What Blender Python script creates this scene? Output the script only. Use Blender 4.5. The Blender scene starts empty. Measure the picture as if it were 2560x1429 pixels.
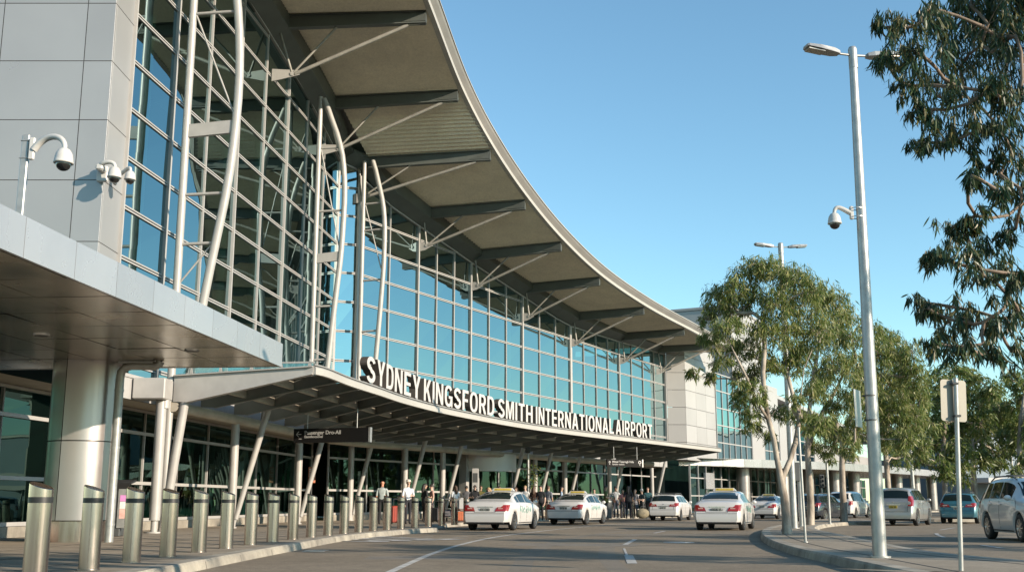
import bpy, bmesh, math, random
import numpy as np
from mathutils import Vector, Matrix, noise
random.seed(7)
PI = math.pi
SC = bpy.context.scene
COL = SC.collection
# ------------------------------------------------------------------ camera model
F_PX, PITCH, CAM_H = 2740.0, math.atan(541.5/2740.0), 1.0
def _ray(px, py):
    u = (px-1280)/F_PX; v = (714.5-py)/F_PX
    return Vector((u, math.cos(PITCH)-v*math.sin(PITCH), math.sin(PITCH)+v*math.cos(PITCH)))
def atz(px, py, z):
    """point of the horizontal plane z that the photo shows at this place"""
    d = _ray(px, py); return d*((z-CAM_H)/d.z)+Vector((0, 0, CAM_H))
def atY(px, py, Y):
    d = _ray(px, py); return d*(Y/d.y)+Vector((0, 0, CAM_H))
def proj(p):
    z = p[2]-CAM_H
    d = p[1]*math.cos(PITCH)+z*math.sin(PITCH); v = -p[1]*math.sin(PITCH)+z*math.cos(PITCH)
    return 1280+F_PX*p[0]/d, 714.5-F_PX*v/d
def V(*a): return Vector(a)
def lerp(a, b, t): return a+(b-a)*t
def interp(x, xs, ys):
    if x <= xs[0]: return ys[0]
    for i in range(1, len(xs)):
        if x <= xs[i]:
            t = (x-xs[i-1])/(xs[i]-xs[i-1]); return ys[i-1]+(ys[i]-ys[i-1])*t
    return ys[-1]

# ------------------------------------------------------------------ materials
MATS = {}
def nodes_of(m):
    m.use_nodes = True
    return m.node_tree.nodes, m.node_tree.links
def mat(name, col, rough=.5, metal=0., var=.12, scale=3., bump=0., bscale=40., coat=0., spec=.5, var2=None, rvar=.0, stretch=None, speck=0., island=0., objrand=False):
    """principled paint / metal / stone with a procedural tone variation"""
    if name in MATS: return MATS[name]
    m = bpy.data.materials.new(name); n, l = nodes_of(m)
    b = n['Principled BSDF']
    b.inputs['Roughness'].default_value = rough; b.inputs['Metallic'].default_value = metal
    b.inputs['Coat Weight'].default_value = coat; b.inputs['Coat Roughness'].default_value = .05
    b.inputs['Specular IOR Level'].default_value = spec
    tc = n.new('ShaderNodeTexCoord'); mp = n.new('ShaderNodeMapping')
    if stretch: mp.inputs['Scale'].default_value = stretch
    l.new(tc.outputs['Object'], mp.inputs['Vector'])
    if objrand:   # every copy weathers differently
        oi = n.new('ShaderNodeObjectInfo'); om = n.new('ShaderNodeMath'); om.operation = 'MULTIPLY'; om.inputs[1].default_value = 37.; l.new(oi.outputs['Random'], om.inputs[0]); l.new(om.outputs[0], mp.inputs['Location'])
    nz = n.new('ShaderNodeTexNoise'); nz.inputs['Scale'].default_value = scale; nz.inputs['Detail'].default_value = 6
    l.new(mp.outputs[0], nz.inputs['Vector'])
    cr = n.new('ShaderNodeValToRGB'); cr.color_ramp.elements[0].position = .3; cr.color_ramp.elements[1].position = .7
    c2 = var2 if var2 else tuple(c*(1-var) for c in col)
    c1 = col if var2 else tuple(min(1, c*(1+var)) for c in col)
    cr.color_ramp.elements[0].color = (*c2, 1); cr.color_ramp.elements[1].color = (*c1, 1)
    l.new(nz.outputs['Fac'], cr.inputs['Fac']); colour = cr.outputs[0]
    def times(src, lo, hi):
        mr = n.new('ShaderNodeMapRange'); mr.inputs[3].default_value = lo; mr.inputs[4].default_value = hi; l.new(src, mr.inputs[0])
        mx = n.new('ShaderNodeMix'); mx.data_type = 'RGBA'; mx.blend_type = 'MULTIPLY'; mx.inputs[0].default_value = 1
        l.new(colour, mx.inputs[6]); l.new(mr.outputs[0], mx.inputs[7]); return mx.outputs[2]
    if speck:   # grit: fine and middling grains
        for sc_, k_ in ((35., 1.), (9., .8), (1.6, .6)):
            ns = n.new('ShaderNodeTexNoise'); ns.inputs['Scale'].default_value = sc_; ns.inputs['Detail'].default_value = 3; l.new(tc.outputs['Object'], ns.inputs['Vector']); colour = times(ns.outputs['Fac'], 1-speck*2*k_, 1+speck*2*k_)
    if island:  # each panel a shade of its own
        ge = n.new('ShaderNodeNewGeometry'); colour = times(ge.outputs['Random Per Island'], 1-island, 1+island)
    l.new(colour, b.inputs['Base Color'])
    if rvar:
        mr = n.new('ShaderNodeMapRange'); mr.inputs[3].default_value = max(0, rough-rvar); mr.inputs[4].default_value = rough+rvar
        l.new(nz.outputs['Fac'], mr.inputs[0]); l.new(mr.outputs[0], b.inputs['Roughness'])
    if bump:
        n2 = n.new('ShaderNodeTexNoise'); n2.inputs['Scale'].default_value = bscale; n2.inputs['Detail'].default_value = 4
        l.new(mp.outputs[0], n2.inputs['Vector'])
        bp = n.new('ShaderNodeBump'); bp.inputs['Strength'].default_value = bump; bp.inputs['Distance'].default_value = .02
        l.new(n2.outputs['Fac'], bp.inputs['Height']); l.new(bp.outputs[0], b.inputs['Normal'])
    MATS[name] = m; return m
def glass_mat(name, tint, refl, base=.3, rough=.0, wob=.0):
    m = bpy.data.materials.new(name); n, l = nodes_of(m); n.remove(n['Principled BSDF'])
    out = n['Material Output']
    tr = n.new('ShaderNodeBsdfTransparent'); tr.inputs[0].default_value = (*tint, 1)
    gl = n.new('ShaderNodeBsdfGlossy'); gl.inputs['Color'].default_value = (*refl, 1); gl.inputs['Roughness'].default_value = rough
    fr = n.new('ShaderNodeFresnel'); fr.inputs[0].default_value = 1.5
    mr = n.new('ShaderNodeMapRange'); mr.inputs[1].default_value = 0; mr.inputs[2].default_value = 1
    mr.inputs[3].default_value = base; mr.inputs[4].default_value = 1
    mx = n.new('ShaderNodeMixShader')
    l.new(fr.outputs[0], mr.inputs[0]); l.new(mr.outputs[0], mx.inputs[0]); l.new(tr.outputs[0], mx.inputs[1]); l.new(gl.outputs[0], mx.inputs[2])
    l.new(mx.outputs[0], out.inputs[0])
    if wob:
        tc = n.new('ShaderNodeTexCoord'); nz = n.new('ShaderNodeTexNoise'); nz.inputs['Scale'].default_value = .6; nz.inputs['Detail'].default_value = 1
        bp = n.new('ShaderNodeBump'); bp.inputs['Strength'].default_value = wob; bp.inputs['Distance'].default_value = .05
        l.new(tc.outputs['Object'], nz.inputs[0]); l.new(nz.outputs[0], bp.inputs['Height']); l.new(bp.outputs[0], gl.inputs['Normal'])
    MATS[name] = m; return m
def leaf_mat(name, c_dark, c_mid, c_light, trans=.35):
    m = bpy.data.materials.new(name); n, l = nodes_of(m)
    b = n['Principled BSDF']; b.inputs['Roughness'].default_value = .42; b.inputs['Specular IOR Level'].default_value = .45
    g = n.new('ShaderNodeNewGeometry'); cr = n.new('ShaderNodeValToRGB')
    e = cr.color_ramp.elements; e[0].color = (*c_dark, 1); e[1].color = (*c_light, 1); e[1].position = .97
    k = e.new(.55); k.color = (*c_mid, 1)
    l.new(g.outputs['Random Per Island'], cr.inputs[0]); l.new(cr.outputs[0], b.inputs['Base Color'])
    t = n.new('ShaderNodeBsdfTranslucent'); l.new(cr.outputs[0], t.inputs[0])
    mx = n.new('ShaderNodeMixShader'); mx.inputs[0].default_value = trans
    l.new(b.outputs[0], mx.inputs[1]); l.new(t.outputs[0], mx.inputs[2]); l.new(mx.outputs[0], n['Material Output'].inputs[0])
    MATS[name] = m; return m

# ------------------------------------------------------------------ mesh collector
class MB:
    def __init__(s): s.v = []; s.f = []; s.m = []; s.s = []
    def _add(s, vs, fs, mi=0, smooth=False):
        o = len(s.v); s.v.extend([tuple(p) for p in vs])
        for f in fs: s.f.append(tuple(i+o for i in f)); s.m.append(mi); s.s.append(smooth)
        return s
    def quad(s, a, b, c, d, mi=0): return s._add([a, b, c, d], [(0, 1, 2, 3)], mi)
    def poly(s, pts, mi=0): return s._add(pts, [tuple(range(len(pts)))], mi)
    def box(s, c, size, R=None, mi=0):
        hx, hy, hz = size[0]/2, size[1]/2, size[2]/2
        vs = [Vector((x*hx, y*hy, z*hz)) for z in (-1, 1) for x, y in ((-1, -1), (1, -1), (1, 1), (-1, 1))]
        if R is not None: vs = [R @ p for p in vs]
        c = Vector(c); vs = [p+c for p in vs]
        return s._add(vs, [(3, 2, 1, 0), (4, 5, 6, 7), (0, 1, 5, 4), (1, 2, 6, 5), (2, 3, 7, 6), (3, 0, 4, 7)], mi)
    def bbox(s, c, size, bev=.02, R=None, mi=0):
        """box with chamfered edges"""
        hx, hy, hz = size[0]/2, size[1]/2, size[2]/2; b = min(bev, hx*.9, hy*.9, hz*.9)
        rings = []
        for z, ins in ((-hz, b), (-hz+b, 0), (hz-b, 0), (hz, b)):
            x, y = hx-ins, hy-ins
            rings.append([V(-x, -y+b, z), V(-x+b, -y, z), V(x-b, -y, z), V(x, -y+b, z), V(x, y-b, z), V(x-b, y, z), V(-x+b, y, z), V(-x, y-b, z)])
        vs = [p for r in rings for p in r]
        if R is not None: vs = [R @ p for p in vs]
        c = Vector(c); vs = [p+c for p in vs]
        fs = [tuple(range(7, -1, -1)), tuple(range(24, 32))]
        for k in range(3):
            for i in range(8):
                j = (i+1) % 8; fs.append((k*8+i, k*8+j, k*8+8+j, k*8+8+i))
        return s._add(vs, fs, mi)
    def bar(s, p0, p1, w, h, up=(0, 0, 1), mi=0, w1=None, h1=None):
        """rectangular bar from p0 to p1; w across, h along up"""
        p0, p1 = Vector(p0), Vector(p1); d = (p1-p0).normalized(); u = Vector(up)
        r = d.cross(u)
        if r.length < 1e-5: r = d.cross(V(1, 0, 0))
        r.normalize(); u = r.cross(d).normalized()
        w1 = w if w1 is None else w1; h1 = h if h1 is None else h1
        vs = []
        for p, a, b in ((p0, w, h), (p1, w1, h1)):
            vs += [p-r*a/2-u*b/2, p+r*a/2-u*b/2, p+r*a/2+u*b/2, p-r*a/2+u*b/2]
        return s._add(vs, [(3, 2, 1, 0), (4, 5, 6, 7), (0, 1, 5, 4), (1, 2, 6, 5), (2, 3, 7, 6), (3, 0, 4, 7)], mi)
    def plate(s, pts, n, th, mi=0):
        """polygon pts thickened by th along n (centred)"""
        n = Vector(n).normalized()*th/2; a = [Vector(p)-n for p in pts]; b = [Vector(p)+n for p in pts]; k = len(pts)
        return s._add(a+b, [tuple(range(k-1, -1, -1)), tuple(range(k, 2*k))]+[(i, (i+1) % k, k+(i+1) % k, k+i) for i in range(k)], mi)
    def tube(s, pts, r, n=10, caps=True, mi=0, smooth=True):
        pts = [Vector(p) for p in pts]; rs = r if isinstance(r, (list, tuple)) else [r]*len(pts)
        vs = []; ref = None
        for i, p in enumerate(pts):
            d = (pts[min(i+1, len(pts)-1)]-pts[max(i-1, 0)])
            if d.length < 1e-9: d = V(0, 0, 1)
            d.normalize()
            if ref is None:
                ref = V(1, 0, 0) if abs(d.x) < .8 else V(0, 1, 0)
            a = (ref-d*ref.dot(d)).normalized(); ref = a; b = d.cross(a)
            for k in range(n):
                t = 2*PI*k/n; vs.append(p+(a*math.cos(t)+b*math.sin(t))*rs[i])
        fs = []
        for i in range(len(pts)-1):
            for k in range(n):
                j = (k+1) % n; fs.append((i*n+k, i*n+j, (i+1)*n+j, (i+1)*n+k))
        s._add(vs, fs, mi, smooth)
        if caps:
            s._add(vs[:n], [tuple(range(n-1, -1, -1))], mi); s._add(vs[-n:], [tuple(range(n))], mi)
        return s
    def lathe(s, prof, c=(0, 0, 0), n=24, R=None, mi=0, smooth=True, sharp=True):
        """profile [(r, z)...] turned about z; separate rings at each segment keep edges crisp"""
        c = Vector(c)
        def ring(r, z):
            o = []
            for k in range(n):
                t = 2*PI*k/n; p = V(r*math.cos(t), r*math.sin(t), z); o.append((R @ p if R is not None else p)+c)
            return o
        if sharp:
            for (r0, z0), (r1, z1) in zip(prof, prof[1:]):
                a, b = ring(max(r0, 1e-4), z0), ring(max(r1, 1e-4), z1)
                s._add(a+b, [(k, (k+1) % n, n+(k+1) % n, n+k) for k in range(n)], mi, smooth)
        else:
            vs = []
            for r, z in prof: vs += ring(max(r, 1e-4), z)
            fs = [(i*n+k, i*n+(k+1) % n, (i+1)*n+(k+1) % n, (i+1)*n+k) for i in range(len(prof)-1) for k in range(n)]
            s._add(vs, fs, mi, smooth)
        return s
    def sweep(s, frames, prof, closed=True, caps=True, mi=0, smooth=False):
        """frames [(pos, out)] with out a horizontal unit vector; prof [(o, z)] offsets along out and up"""
        k = len(prof); vs = []
        for p, o in frames:
            for a, z in prof: vs.append(Vector(p)+Vector(o)*a+V(0, 0, z))
        fs = []; kk = k if closed else k-1
        for i in range(len(frames)-1):
            for j in range(kk):
                q = (j+1) % k; fs.append((i*k+j, i*k+q, (i+1)*k+q, (i+1)*k+j))
        if closed and caps:
            fs.append(tuple(range(k-1, -1, -1))); fs.append(tuple(range((len(frames)-1)*k, len(frames)*k)))
        return s._add(vs, fs, mi, smooth)
    def prism(s, poly, z0, z1, mi=0):
        k = len(poly); a = [V(p[0], p[1], z0) for p in poly]; b = [V(p[0], p[1], z1) for p in poly]
        return s._add(a+b, [tuple(range(k-1, -1, -1)), tuple(range(k, 2*k))]+[(i, (i+1) % k, k+(i+1) % k, k+i) for i in range(k)], mi)
    def sphere(s, c, r, n=12, m=8, mi=0, R=None):
        r = (r, r, r) if not isinstance(r, (tuple, list)) else r; c = Vector(c); vs = []
        for i in range(m+1):
            ph = PI*i/m
            for k in range(n):
                t = 2*PI*k/n; p = V(r[0]*math.sin(ph)*math.cos(t), r[1]*math.sin(ph)*math.sin(t), r[2]*math.cos(ph))
                vs.append((R @ p if R is not None else p)+c)
        return s._add(vs, [(i*n+k, (i+1)*n+k, (i+1)*n+(k+1) % n, i*n+(k+1) % n) for i in range(m) for k in range(n)], mi, True)
    def build(s, name, mats, parent=None, origin=None, recalc=True):
        o3 = Vector(origin) if origin is not None else V(0, 0, 0)
        me = bpy.data.meshes.new(name)
        vs = np.array(s.v, dtype=float)-np.array(o3) if s.v else np.zeros((0, 3))
        me.from_pydata(vs.tolist(), [], s.f)
        mats = mats if isinstance(mats, (list, tuple)) else [mats]
        for q in mats: me.materials.append(q)
        me.polygons.foreach_set('material_index', s.m); me.polygons.foreach_set('use_smooth', s.s)
        if recalc and len(s.f) < 60000:
            bm = bmesh.new(); bm.from_mesh(me); bmesh.ops.recalc_face_normals(bm, faces=bm.faces); bm.to_mesh(me); bm.free()
        me.update()
        ob = bpy.data.objects.new(name, me); COL.objects.link(ob)
        if parent is not None: ob.parent = parent
        elif origin is not None: ob.location = o3
        return ob
def thing(name, label, cat, loc=(0, 0, 0), rz=0., group=None):
    o = bpy.data.objects.new(name, None); COL.objects.link(o); o.empty_display_size = .2
    o.location = loc; o.rotation_euler = (0, 0, rz); o['label'] = label; o['category'] = cat
    if group: o['group'] = group
    return o
def tag(o, label, cat, group=None):
    o['label'] = label; o['category'] = cat
    if group: o['group'] = group
    return o
def struct(o): o['kind'] = 'structure'; return o
def copy_tree(o, parent=None):
    c = o.copy(); COL.objects.link(c); c.parent = parent
    for ch in list(o.children): copy_tree(ch, c)
    return c
def text_mesh(txt, size=1., extrude=0., offset=0., xs=1., align='LEFT', bevel=0.):
    cu = bpy.data.curves.new('txt', 'FONT'); cu.body = txt; cu.size = size; cu.extrude = extrude; cu.offset = offset
    cu.align_x = align; cu.bevel_depth = bevel; cu.resolution_u = 4
    ob = bpy.data.objects.new('txt', cu); COL.objects.link(ob)
    dg = bpy.context.evaluated_depsgraph_get(); dg.update()
    me = bpy.data.meshes.new_from_object(ob.evaluated_get(dg))
    bpy.data.objects.remove(ob); bpy.data.curves.remove(cu)
    if xs != 1.:
        for v in me.vertices: v.co.x *= xs
    return me
def text_obj(name, txt, size, mats, parent, M, offset=0., xs=1., extrude=.003):
    me = text_mesh(txt, size, extrude, offset, xs); me.transform(M); me.name = name
    me.materials.clear(); me.materials.append(mats)
    o = bpy.data.objects.new(name, me); COL.objects.link(o); o.parent = parent
    return o
# ------------------------------------------------------------------ palette
ASPHALT = mat('asphalt', (.24, .20, .15), .92, 0, .1, .22, .35, 90, var2=(.19, .158, .118), spec=.2, speck=.22)
PAVING = mat('paving', (.31, .262, .20), .9, 0, .1, .6, .2, 60, var2=(.25, .212, .162), spec=.25, speck=.15)
KERB = mat('kerb_concrete', (.36, .325, .26), .85, 0, .2, 1.6, .25, 50, var2=(.20, .18, .15), speck=.12)
PAINT = mat('road_paint', (.50, .49, .46), .75, 0, .2, 2.5, var2=(.30, .285, .26), speck=.2)
EARTH = mat('earth', (.20, .17, .13), .95, 0, .2, .05)
CLAD = mat('cladding', (.37, .37, .365), .30, .35, .05, .35, rvar=.06, island=.07)
CLADW = mat('white_cladding', (.37, .36, .345), .45, .05, .04, .4, island=.06)
GAP = mat('joint', (.035, .033, .03), .8)
FRAME = mat('white_frame', (.41, .395, .375), .42, .1, .05, 2)
STEEL = mat('painted_steel', (.38, .365, .34), .42, .1, .08, 2.5)
BEAM = mat('grey_steel', (.10, .11, .10), .5, .2, .1, 1.5)
BEAMD = mat('dark_steel', (.055, .06, .058), .5, .2, .1, 1.5)
PURLIN = mat('beige_steel', (.46, .41, .33), .55, .1, .12, 2)
SOFFIT = mat('soffit', (.84, .775, .62), .6, .05, .08, .35, speck=.10)
FASC = mat('roof_edge', (.43, .41, .37), .45, .1, .05, .6)
GUTTER = mat('roof_gutter', (.33, .32, .30), .5, .3, .08, .8)
ROOFM = mat('roof_sheet', (.45, .44, .42), .5, .4, .08, .6)
PORCHS = mat('porch_soffit', (.46, .41, .33), .24, .9, .10, 1.1, rvar=.10, island=.08)
PORCHF = mat('porch_fascia', (.45, .445, .44), .27, .5, .05, .9, rvar=.08, island=.08)
SILVER = mat('silver_column', (.43, .39, .375), .30, .7, .06, 1.2, rvar=.06)
STAINLESS = mat('brushed_stainless', (.47, .39, .365), .19, 1., .16, 9, .12, 30, stretch=(1, 1, .06), rvar=.09, objrand=True)
BLACKB = mat('black_band', (.02, .02, .02), .45)
GALV = mat('galvanised', (.38, .38, .365), .42, .55, .14, 7, rvar=.08)
DARKG = mat('dark_grey', (.06, .065, .065), .55)
SIGNK = mat('sign_black', (.010, .0095, .009), .6, spec=.15)
WHITE = mat('white_plastic', (.50, .49, .465), .38, 0, .04, 5, coat=.2)
LENSK = mat('camera_dome', (.012, .012, .012), .06, 0, .0, coat=1)
LETTERW = mat('letter_white', (.48, .465, .44), .5, 0, .05, 3)
LETTERD = mat('letter_side', (.075, .06, .05), .5, .2, .1, 3)
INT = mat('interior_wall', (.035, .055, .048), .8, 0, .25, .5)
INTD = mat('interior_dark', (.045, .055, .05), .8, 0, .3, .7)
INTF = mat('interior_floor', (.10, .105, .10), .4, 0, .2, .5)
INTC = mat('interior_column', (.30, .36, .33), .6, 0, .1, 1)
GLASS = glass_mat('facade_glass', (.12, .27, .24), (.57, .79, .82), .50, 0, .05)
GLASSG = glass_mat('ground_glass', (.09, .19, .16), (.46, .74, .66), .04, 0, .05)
GLASSC = glass_mat('canopy_glass', (.66, .78, .74), (.7, .85, .85), .18, .08)
BARK = mat('pale_bark', (.46, .40, .325), .85, 0, .3, 4.5, .5, 12, var2=(.15, .118, .09), stretch=(1, 1, .3), speck=.12)
BARKD = mat('brown_bark', (.26, .19, .14), .85, 0, .3, 6, .3, 20, var2=(.13, .10, .075), stretch=(1, 1, .4))
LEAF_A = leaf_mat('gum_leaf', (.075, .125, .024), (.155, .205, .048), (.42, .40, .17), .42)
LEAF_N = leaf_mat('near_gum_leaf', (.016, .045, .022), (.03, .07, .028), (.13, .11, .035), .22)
LEAF_F = leaf_mat('far_leaf', (.06, .11, .022), (.125, .175, .042), (.30, .31, .12), .42)
RUBBER = mat('rubber', (.018, .018, .018), .75)
RIM = mat('alloy_rim', (.40, .39, .375), .3, .9, .05, 6)
UNDER = mat('underbody', (.012, .012, .012), .8)
CARGLASS = mat('car_glass', (.010, .018, .018), .04, 0, .0, spec=.35)
TAIL = mat('tail_lamp', (.27, .016, .012), .15, 0, .15, 20, coat=1)
TAILW = mat('lamp_clear', (.62, .42, .36), .12, 0, .1, 20, coat=1)
HEADL = mat('head_lamp', (.34, .43, .42), .06, .5, .15, 25, coat=1)
PLATEM = mat('number_plate', (.36, .37, .33), .5)
PLATEY = mat('plate_yellow', (.60, .44, .06), .5)
CHROME = mat('chrome', (.70, .69, .67), .14, 1, .03)
SEAM = mat('panel_gap', (.03, .03, .03), .6)
P_WHITE = mat('paint_white', (.56, .545, .52), .32, 0, .02, 1, coat=.8)
P_SILVER = mat('paint_silver', (.36, .355, .34), .32, .55, .03, 1, coat=.8)
P_BLUE = mat('paint_blue', (.035, .13, .17), .3, .2, .04, 1, coat=.8)
P_BLACK = mat('paint_black', (.022, .026, .034), .25, .1, .03, 1, coat=1)
GREEN = mat('taxi_green', (.03, .23, .16), .45)
YELLOW = mat('taxi_yellow', (.62, .44, .07), .45)
# ------------------------------------------------------------------ the terminal: two glazed walls that meet at a corner
def wA(Y, off=0., z=0.):   # long side wall
    return V(.1027*Y-14.564+.9948*off, Y-.1022*off, z)
def wB(Y, off=0., z=0.):   # wall with the sign in front
    return V(.5298*Y-37.066+.8836*off, Y-.468*off, z)
TA, NA = V(.1022, .9948, 0), V(.9948, -.1022, 0)
TB, NB = V(.468, .8836, 0), V(.8836, -.468, 0)
UP = V(0, 0, 1)
A0, A1, B0, B1 = 30.95, 54.6, 54.98, 94.9
def ztopA(Y): return interp(Y, [28, 40.3, 43.1, 49, 54.6], [20.9, 20.49, 20.17, 19.55, 18.4])
def ztopB(Y): return interp(Y, [55, 57.1, 59, 62.8, 65, 70.8, 77, 85.7, 94.4], [17.7, 16.86, 16.49, 15.8, 15.39, 14.47, 13.46, 13.5, 13.7])
ROWS = [8+1.5*k for k in range(-2, 10)]
TERM = thing('terminal_building', 'long glass fronted airport terminal with a sweeping roof overhang above the forecourt', 'building', (-8, 60, 0))
TO = TERM.location
rnd = random.Random(3)
def pane_quad(mb, a, b, z0, z1, za=None, zb=None, n=V(1, 0, 0), tw=.011):
    j = lambda: n*rnd.uniform(-tw, tw)
    za = z1 if za is None else za; zb = z1 if zb is None else zb
    mb.quad(a+UP*z0+j(), b+UP*z0+j(), b+UP*zb+j(), a+UP*za+j())
def glazed_bay(P, ys, ztop, zbot, rows, n, t, thick, matg, hw=.11, vw=.085, name='glazed_bay', dbl=True):
    """one bay of curtain wall: panes (the part) and its mullion grid (a sub-part)"""
    g = MB(); f = MB()
    cols = [P(y) for y in ys]; zt = [ztop(y) for y in ys]
    for i in range(len(ys)-1):
        a, b = cols[i], cols[i+1]; lo = zbot
        lev = [r for r in rows if r > zbot+.3]
        for r in lev+[99]:
            top = r
            if r == 99 or r > min(zt[i], zt[i+1])-.12:
                pane_quad(g, a, b, lo, 0, zt[i], zt[i+1], n); break
            pane_quad(g, a, b, lo, top, n=n); lo = top
    a, b = cols[0], cols[-1]
    for r in rows:
        if r < zbot-.01: continue
        # stop a rail where the sloping head meets it
        ok = [k for k in range(len(ys)) if zt[k] > r+.1]
        if len(ok) < 2: continue
        a, b = cols[ok[0]], cols[ok[-1]]
        if dbl:
            f.bar(a+UP*(r+.042)+n*.015, b+UP*(r+.042)+n*.015, .07, .042, UP); f.bar(a+UP*(r-.042)+n*.015, b+UP*(r-.042)+n*.015, .07, .042, UP)
            f.bar(a+UP*r, b+UP*r, .06, .042, UP, mi=1)
        else: f.bar(a+UP*r+n*.03, b+UP*r+n*.03, .13, hw, UP)
    for i, y in enumerate(ys):
        w = vw*.75; d = .09
        if i == 0 and thick: w = thick; d = .13
        f.bar(cols[i]+UP*zbot+n*(d*.3), cols[i]+UP*zt[i]+n*(d*.3), w, d, n)
    f.bar(cols[0]+UP*(zbot+.05)+n*.035, cols[-1]+UP*(zbot+.05)+n*.035, .14, .1, UP)
    for i in range(len(ys)-1):
        f.bar(cols[i]+UP*(zt[i]-.04)+n*.035, cols[i+1]+UP*(zt[i+1]-.04)+n*.035, .14, .08, UP)
    o = g.build(name, matg, TERM, TO, recalc=False)
    f.build('mullion_grid', [FRAME, BEAMD], o, TO)
    return o
def split(a, b, n): return [a+(b-a)*k/n for k in range(n+1)]
# upper glass, side wall
ya = split(A0, A1, 8)
for i0, i1, th in ((0, 1, 0), (1, 3, .11), (3, 5, .085), (5, 8, .085)):
    glazed_bay(wA, ya[i0:i1+1], ztopA, 4.6, ROWS, NA, TA, th, GLASS)
# the narrow return at the corner
cA, cB = wA(A1), wB(B0)
nF = V((cB-cA).y, -(cB-cA).x, 0).normalized()
glazed_bay(lambda y: cA.lerp(cB, y), [0, 1], lambda y: lerp(ztopA(A1), ztopB(B0)+.3, y), 4.6, ROWS, nF, None, .1, GLASS)
# upper glass, sign wall
for (y0, y1, n, th) in ((B0, 60, 2, .2), (60, 65.2, 3, .10), (65.2, 71.2, 3, .12), (71.2, 77.8, 3, .15), (77.8, 85.8, 4, .30), (85.8, B1, 4, .15)):
    glazed_bay(wB, split(y0, y1, n), ztopB, 4.6, ROWS, NB, TB, th, GLASS)
f = MB(); f.bar(wB(B1, .04, 4.6), wB(B1, .04, 13.7), .12, .26, NB); f.build('end_mullion', FRAME, TERM, TO)
# spandrel of white panels below the upper glass
def spandrel(P, ys, z0, z1):
    sp = MB(); gp = MB()
    for a, b in zip(ys, ys[1:]):
        sp.bar(P(a+.012, .02, (z0+z1)/2), P(b-.012, .02, (z0+z1)/2), .1, z1-z0, UP)
    gp.bar(P(ys[0], -.05, (z0+z1)/2), P(ys[-1], -.05, (z0+z1)/2), .03, z1-z0-.04, UP)
    o = sp.build('spandrel_panels', CLADW, TERM, TO); gp.build('panel_joint', GAP, o, TO)
spandrel(wA, split(28.0, A1, 18), 3.98, 4.6); spandrel(wB, split(B0, B1, 24), 3.98, 4.6)
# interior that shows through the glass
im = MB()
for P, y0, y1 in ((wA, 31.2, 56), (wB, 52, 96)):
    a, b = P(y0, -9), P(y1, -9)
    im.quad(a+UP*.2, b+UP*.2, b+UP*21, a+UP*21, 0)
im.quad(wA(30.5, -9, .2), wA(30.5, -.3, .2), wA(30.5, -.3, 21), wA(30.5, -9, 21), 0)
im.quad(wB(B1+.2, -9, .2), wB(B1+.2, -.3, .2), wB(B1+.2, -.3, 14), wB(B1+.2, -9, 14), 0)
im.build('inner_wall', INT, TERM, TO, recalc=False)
fl = MB()
for P, y0, y1, n in ((wA, 31, 55.5, NA), (wB, 54, 95, NB)):
    for z, o_ in ((4.3, -.2), (9.2, -3.2)):
        fl.bar(P(y0, (o_-9)/2, z), P(y1, (o_-9)/2, z), abs(o_+9), .35, UP)
fl.build('inner_floor', INTF, TERM, TO)
ri = random.Random(9)   # counters, partitions and columns of the arrivals hall
for P, y0, y1 in ((wA, 24, 55), (wB, 56, 95)):
    for k in range(13):
        y = ri.uniform(y0, y1); o_ = ri.uniform(-6.5, -2.2); h = ri.choice((1.1, 1.1, 2.2, 2.6, 3.7)); w_ = ri.uniform(.5, 2.2) if h < 3 else .5; m = MB()
        a, b = P(y, o_, .15+h/2), P(y+w_, o_, .15+h/2); m.bar(a, b, ri.uniform(.3, .7), h, UP); m.build('hall_fitting', ri.choice((INTC, INTD, INTF, CLADW, INTC)), TERM, TO)
for i, y in enumerate((33, 37, 41, 45, 49, 53)):
    c = MB(); c.tube([wA(y, -2.4, .2), wA(y, -2.4, 20)], .2, 10, caps=False); c.build('inner_column', INTC, TERM, TO)
for i, y in enumerate((58, 63, 68, 73.5, 79, 84.5, 90)):
    c = MB(); c.tube([wB(y, -2.4, .2), wB(y, -2.4, ztopB(y)+.4)], .17, 10, caps=False); c.build('inner_column', INTC, TERM, TO)

# ------------------------------------------------------------------ roof
ST = [(wA(26), V(-5.4, 26, 0), 21.75), (wA(36), V(-4.25, 36, 0), 21.45), (wA(43.2), V(-3.45, 43.2, 0), 21.15), (wA(50.8), V(-2.45, 50.3, 0), 20.4),
      (V(-8.3, 54.8, 0), V(-.94, 54.1, 0), 18.62), (wB(60), V(.9, 58.85, 0), 17.3), (wB(65.2), V(3.1, 63.6, 0), 16.05), (wB(71.2), V(5.85, 69.65, 0), 15.17),
      (wB(77.8), V(9.5, 76.35, 0), 14.4), (wB(85.8), V(13.6, 84.5, 0), 14.15), (wB(93), V(17.5, 92.5, 0), 14.15), (wB(98), V(21.9, 97.3, 0), 14.2)]
def cr(p0, p1, p2, p3, t):
    return ((p1*2)+(p2-p0)*t+(p0*2-p1*5+p2*4-p3)*t*t+(p1*3-p0-p2*3+p3)*t*t*t)*.5
def roof_at(u):
    i = min(int(u), len(ST)-2); t = u-i
    g = lambda k: ST[max(0, min(len(ST)-1, k))]
    e = cr(g(i-1)[1], g(i)[1], g(i+1)[1], g(i+2)[1], t); w = g(i)[0].lerp(g(i+1)[0], t)
    z = cr(V(g(i-1)[2], 0, 0), V(g(i)[2], 0, 0), V(g(i+1)[2], 0, 0), V(g(i+2)[2], 0, 0), t).x
    return w, e, z
US = []
for i in range(len(ST)-1):
    L = (ST[i+1][1]-ST[i][1]).length; n = int(L/.125)
    n += n % 2
    US += [i+k/n for k in range(n)]
US.append(len(ST)-1.0)
RP = [roof_at(u) for u in US]
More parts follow.
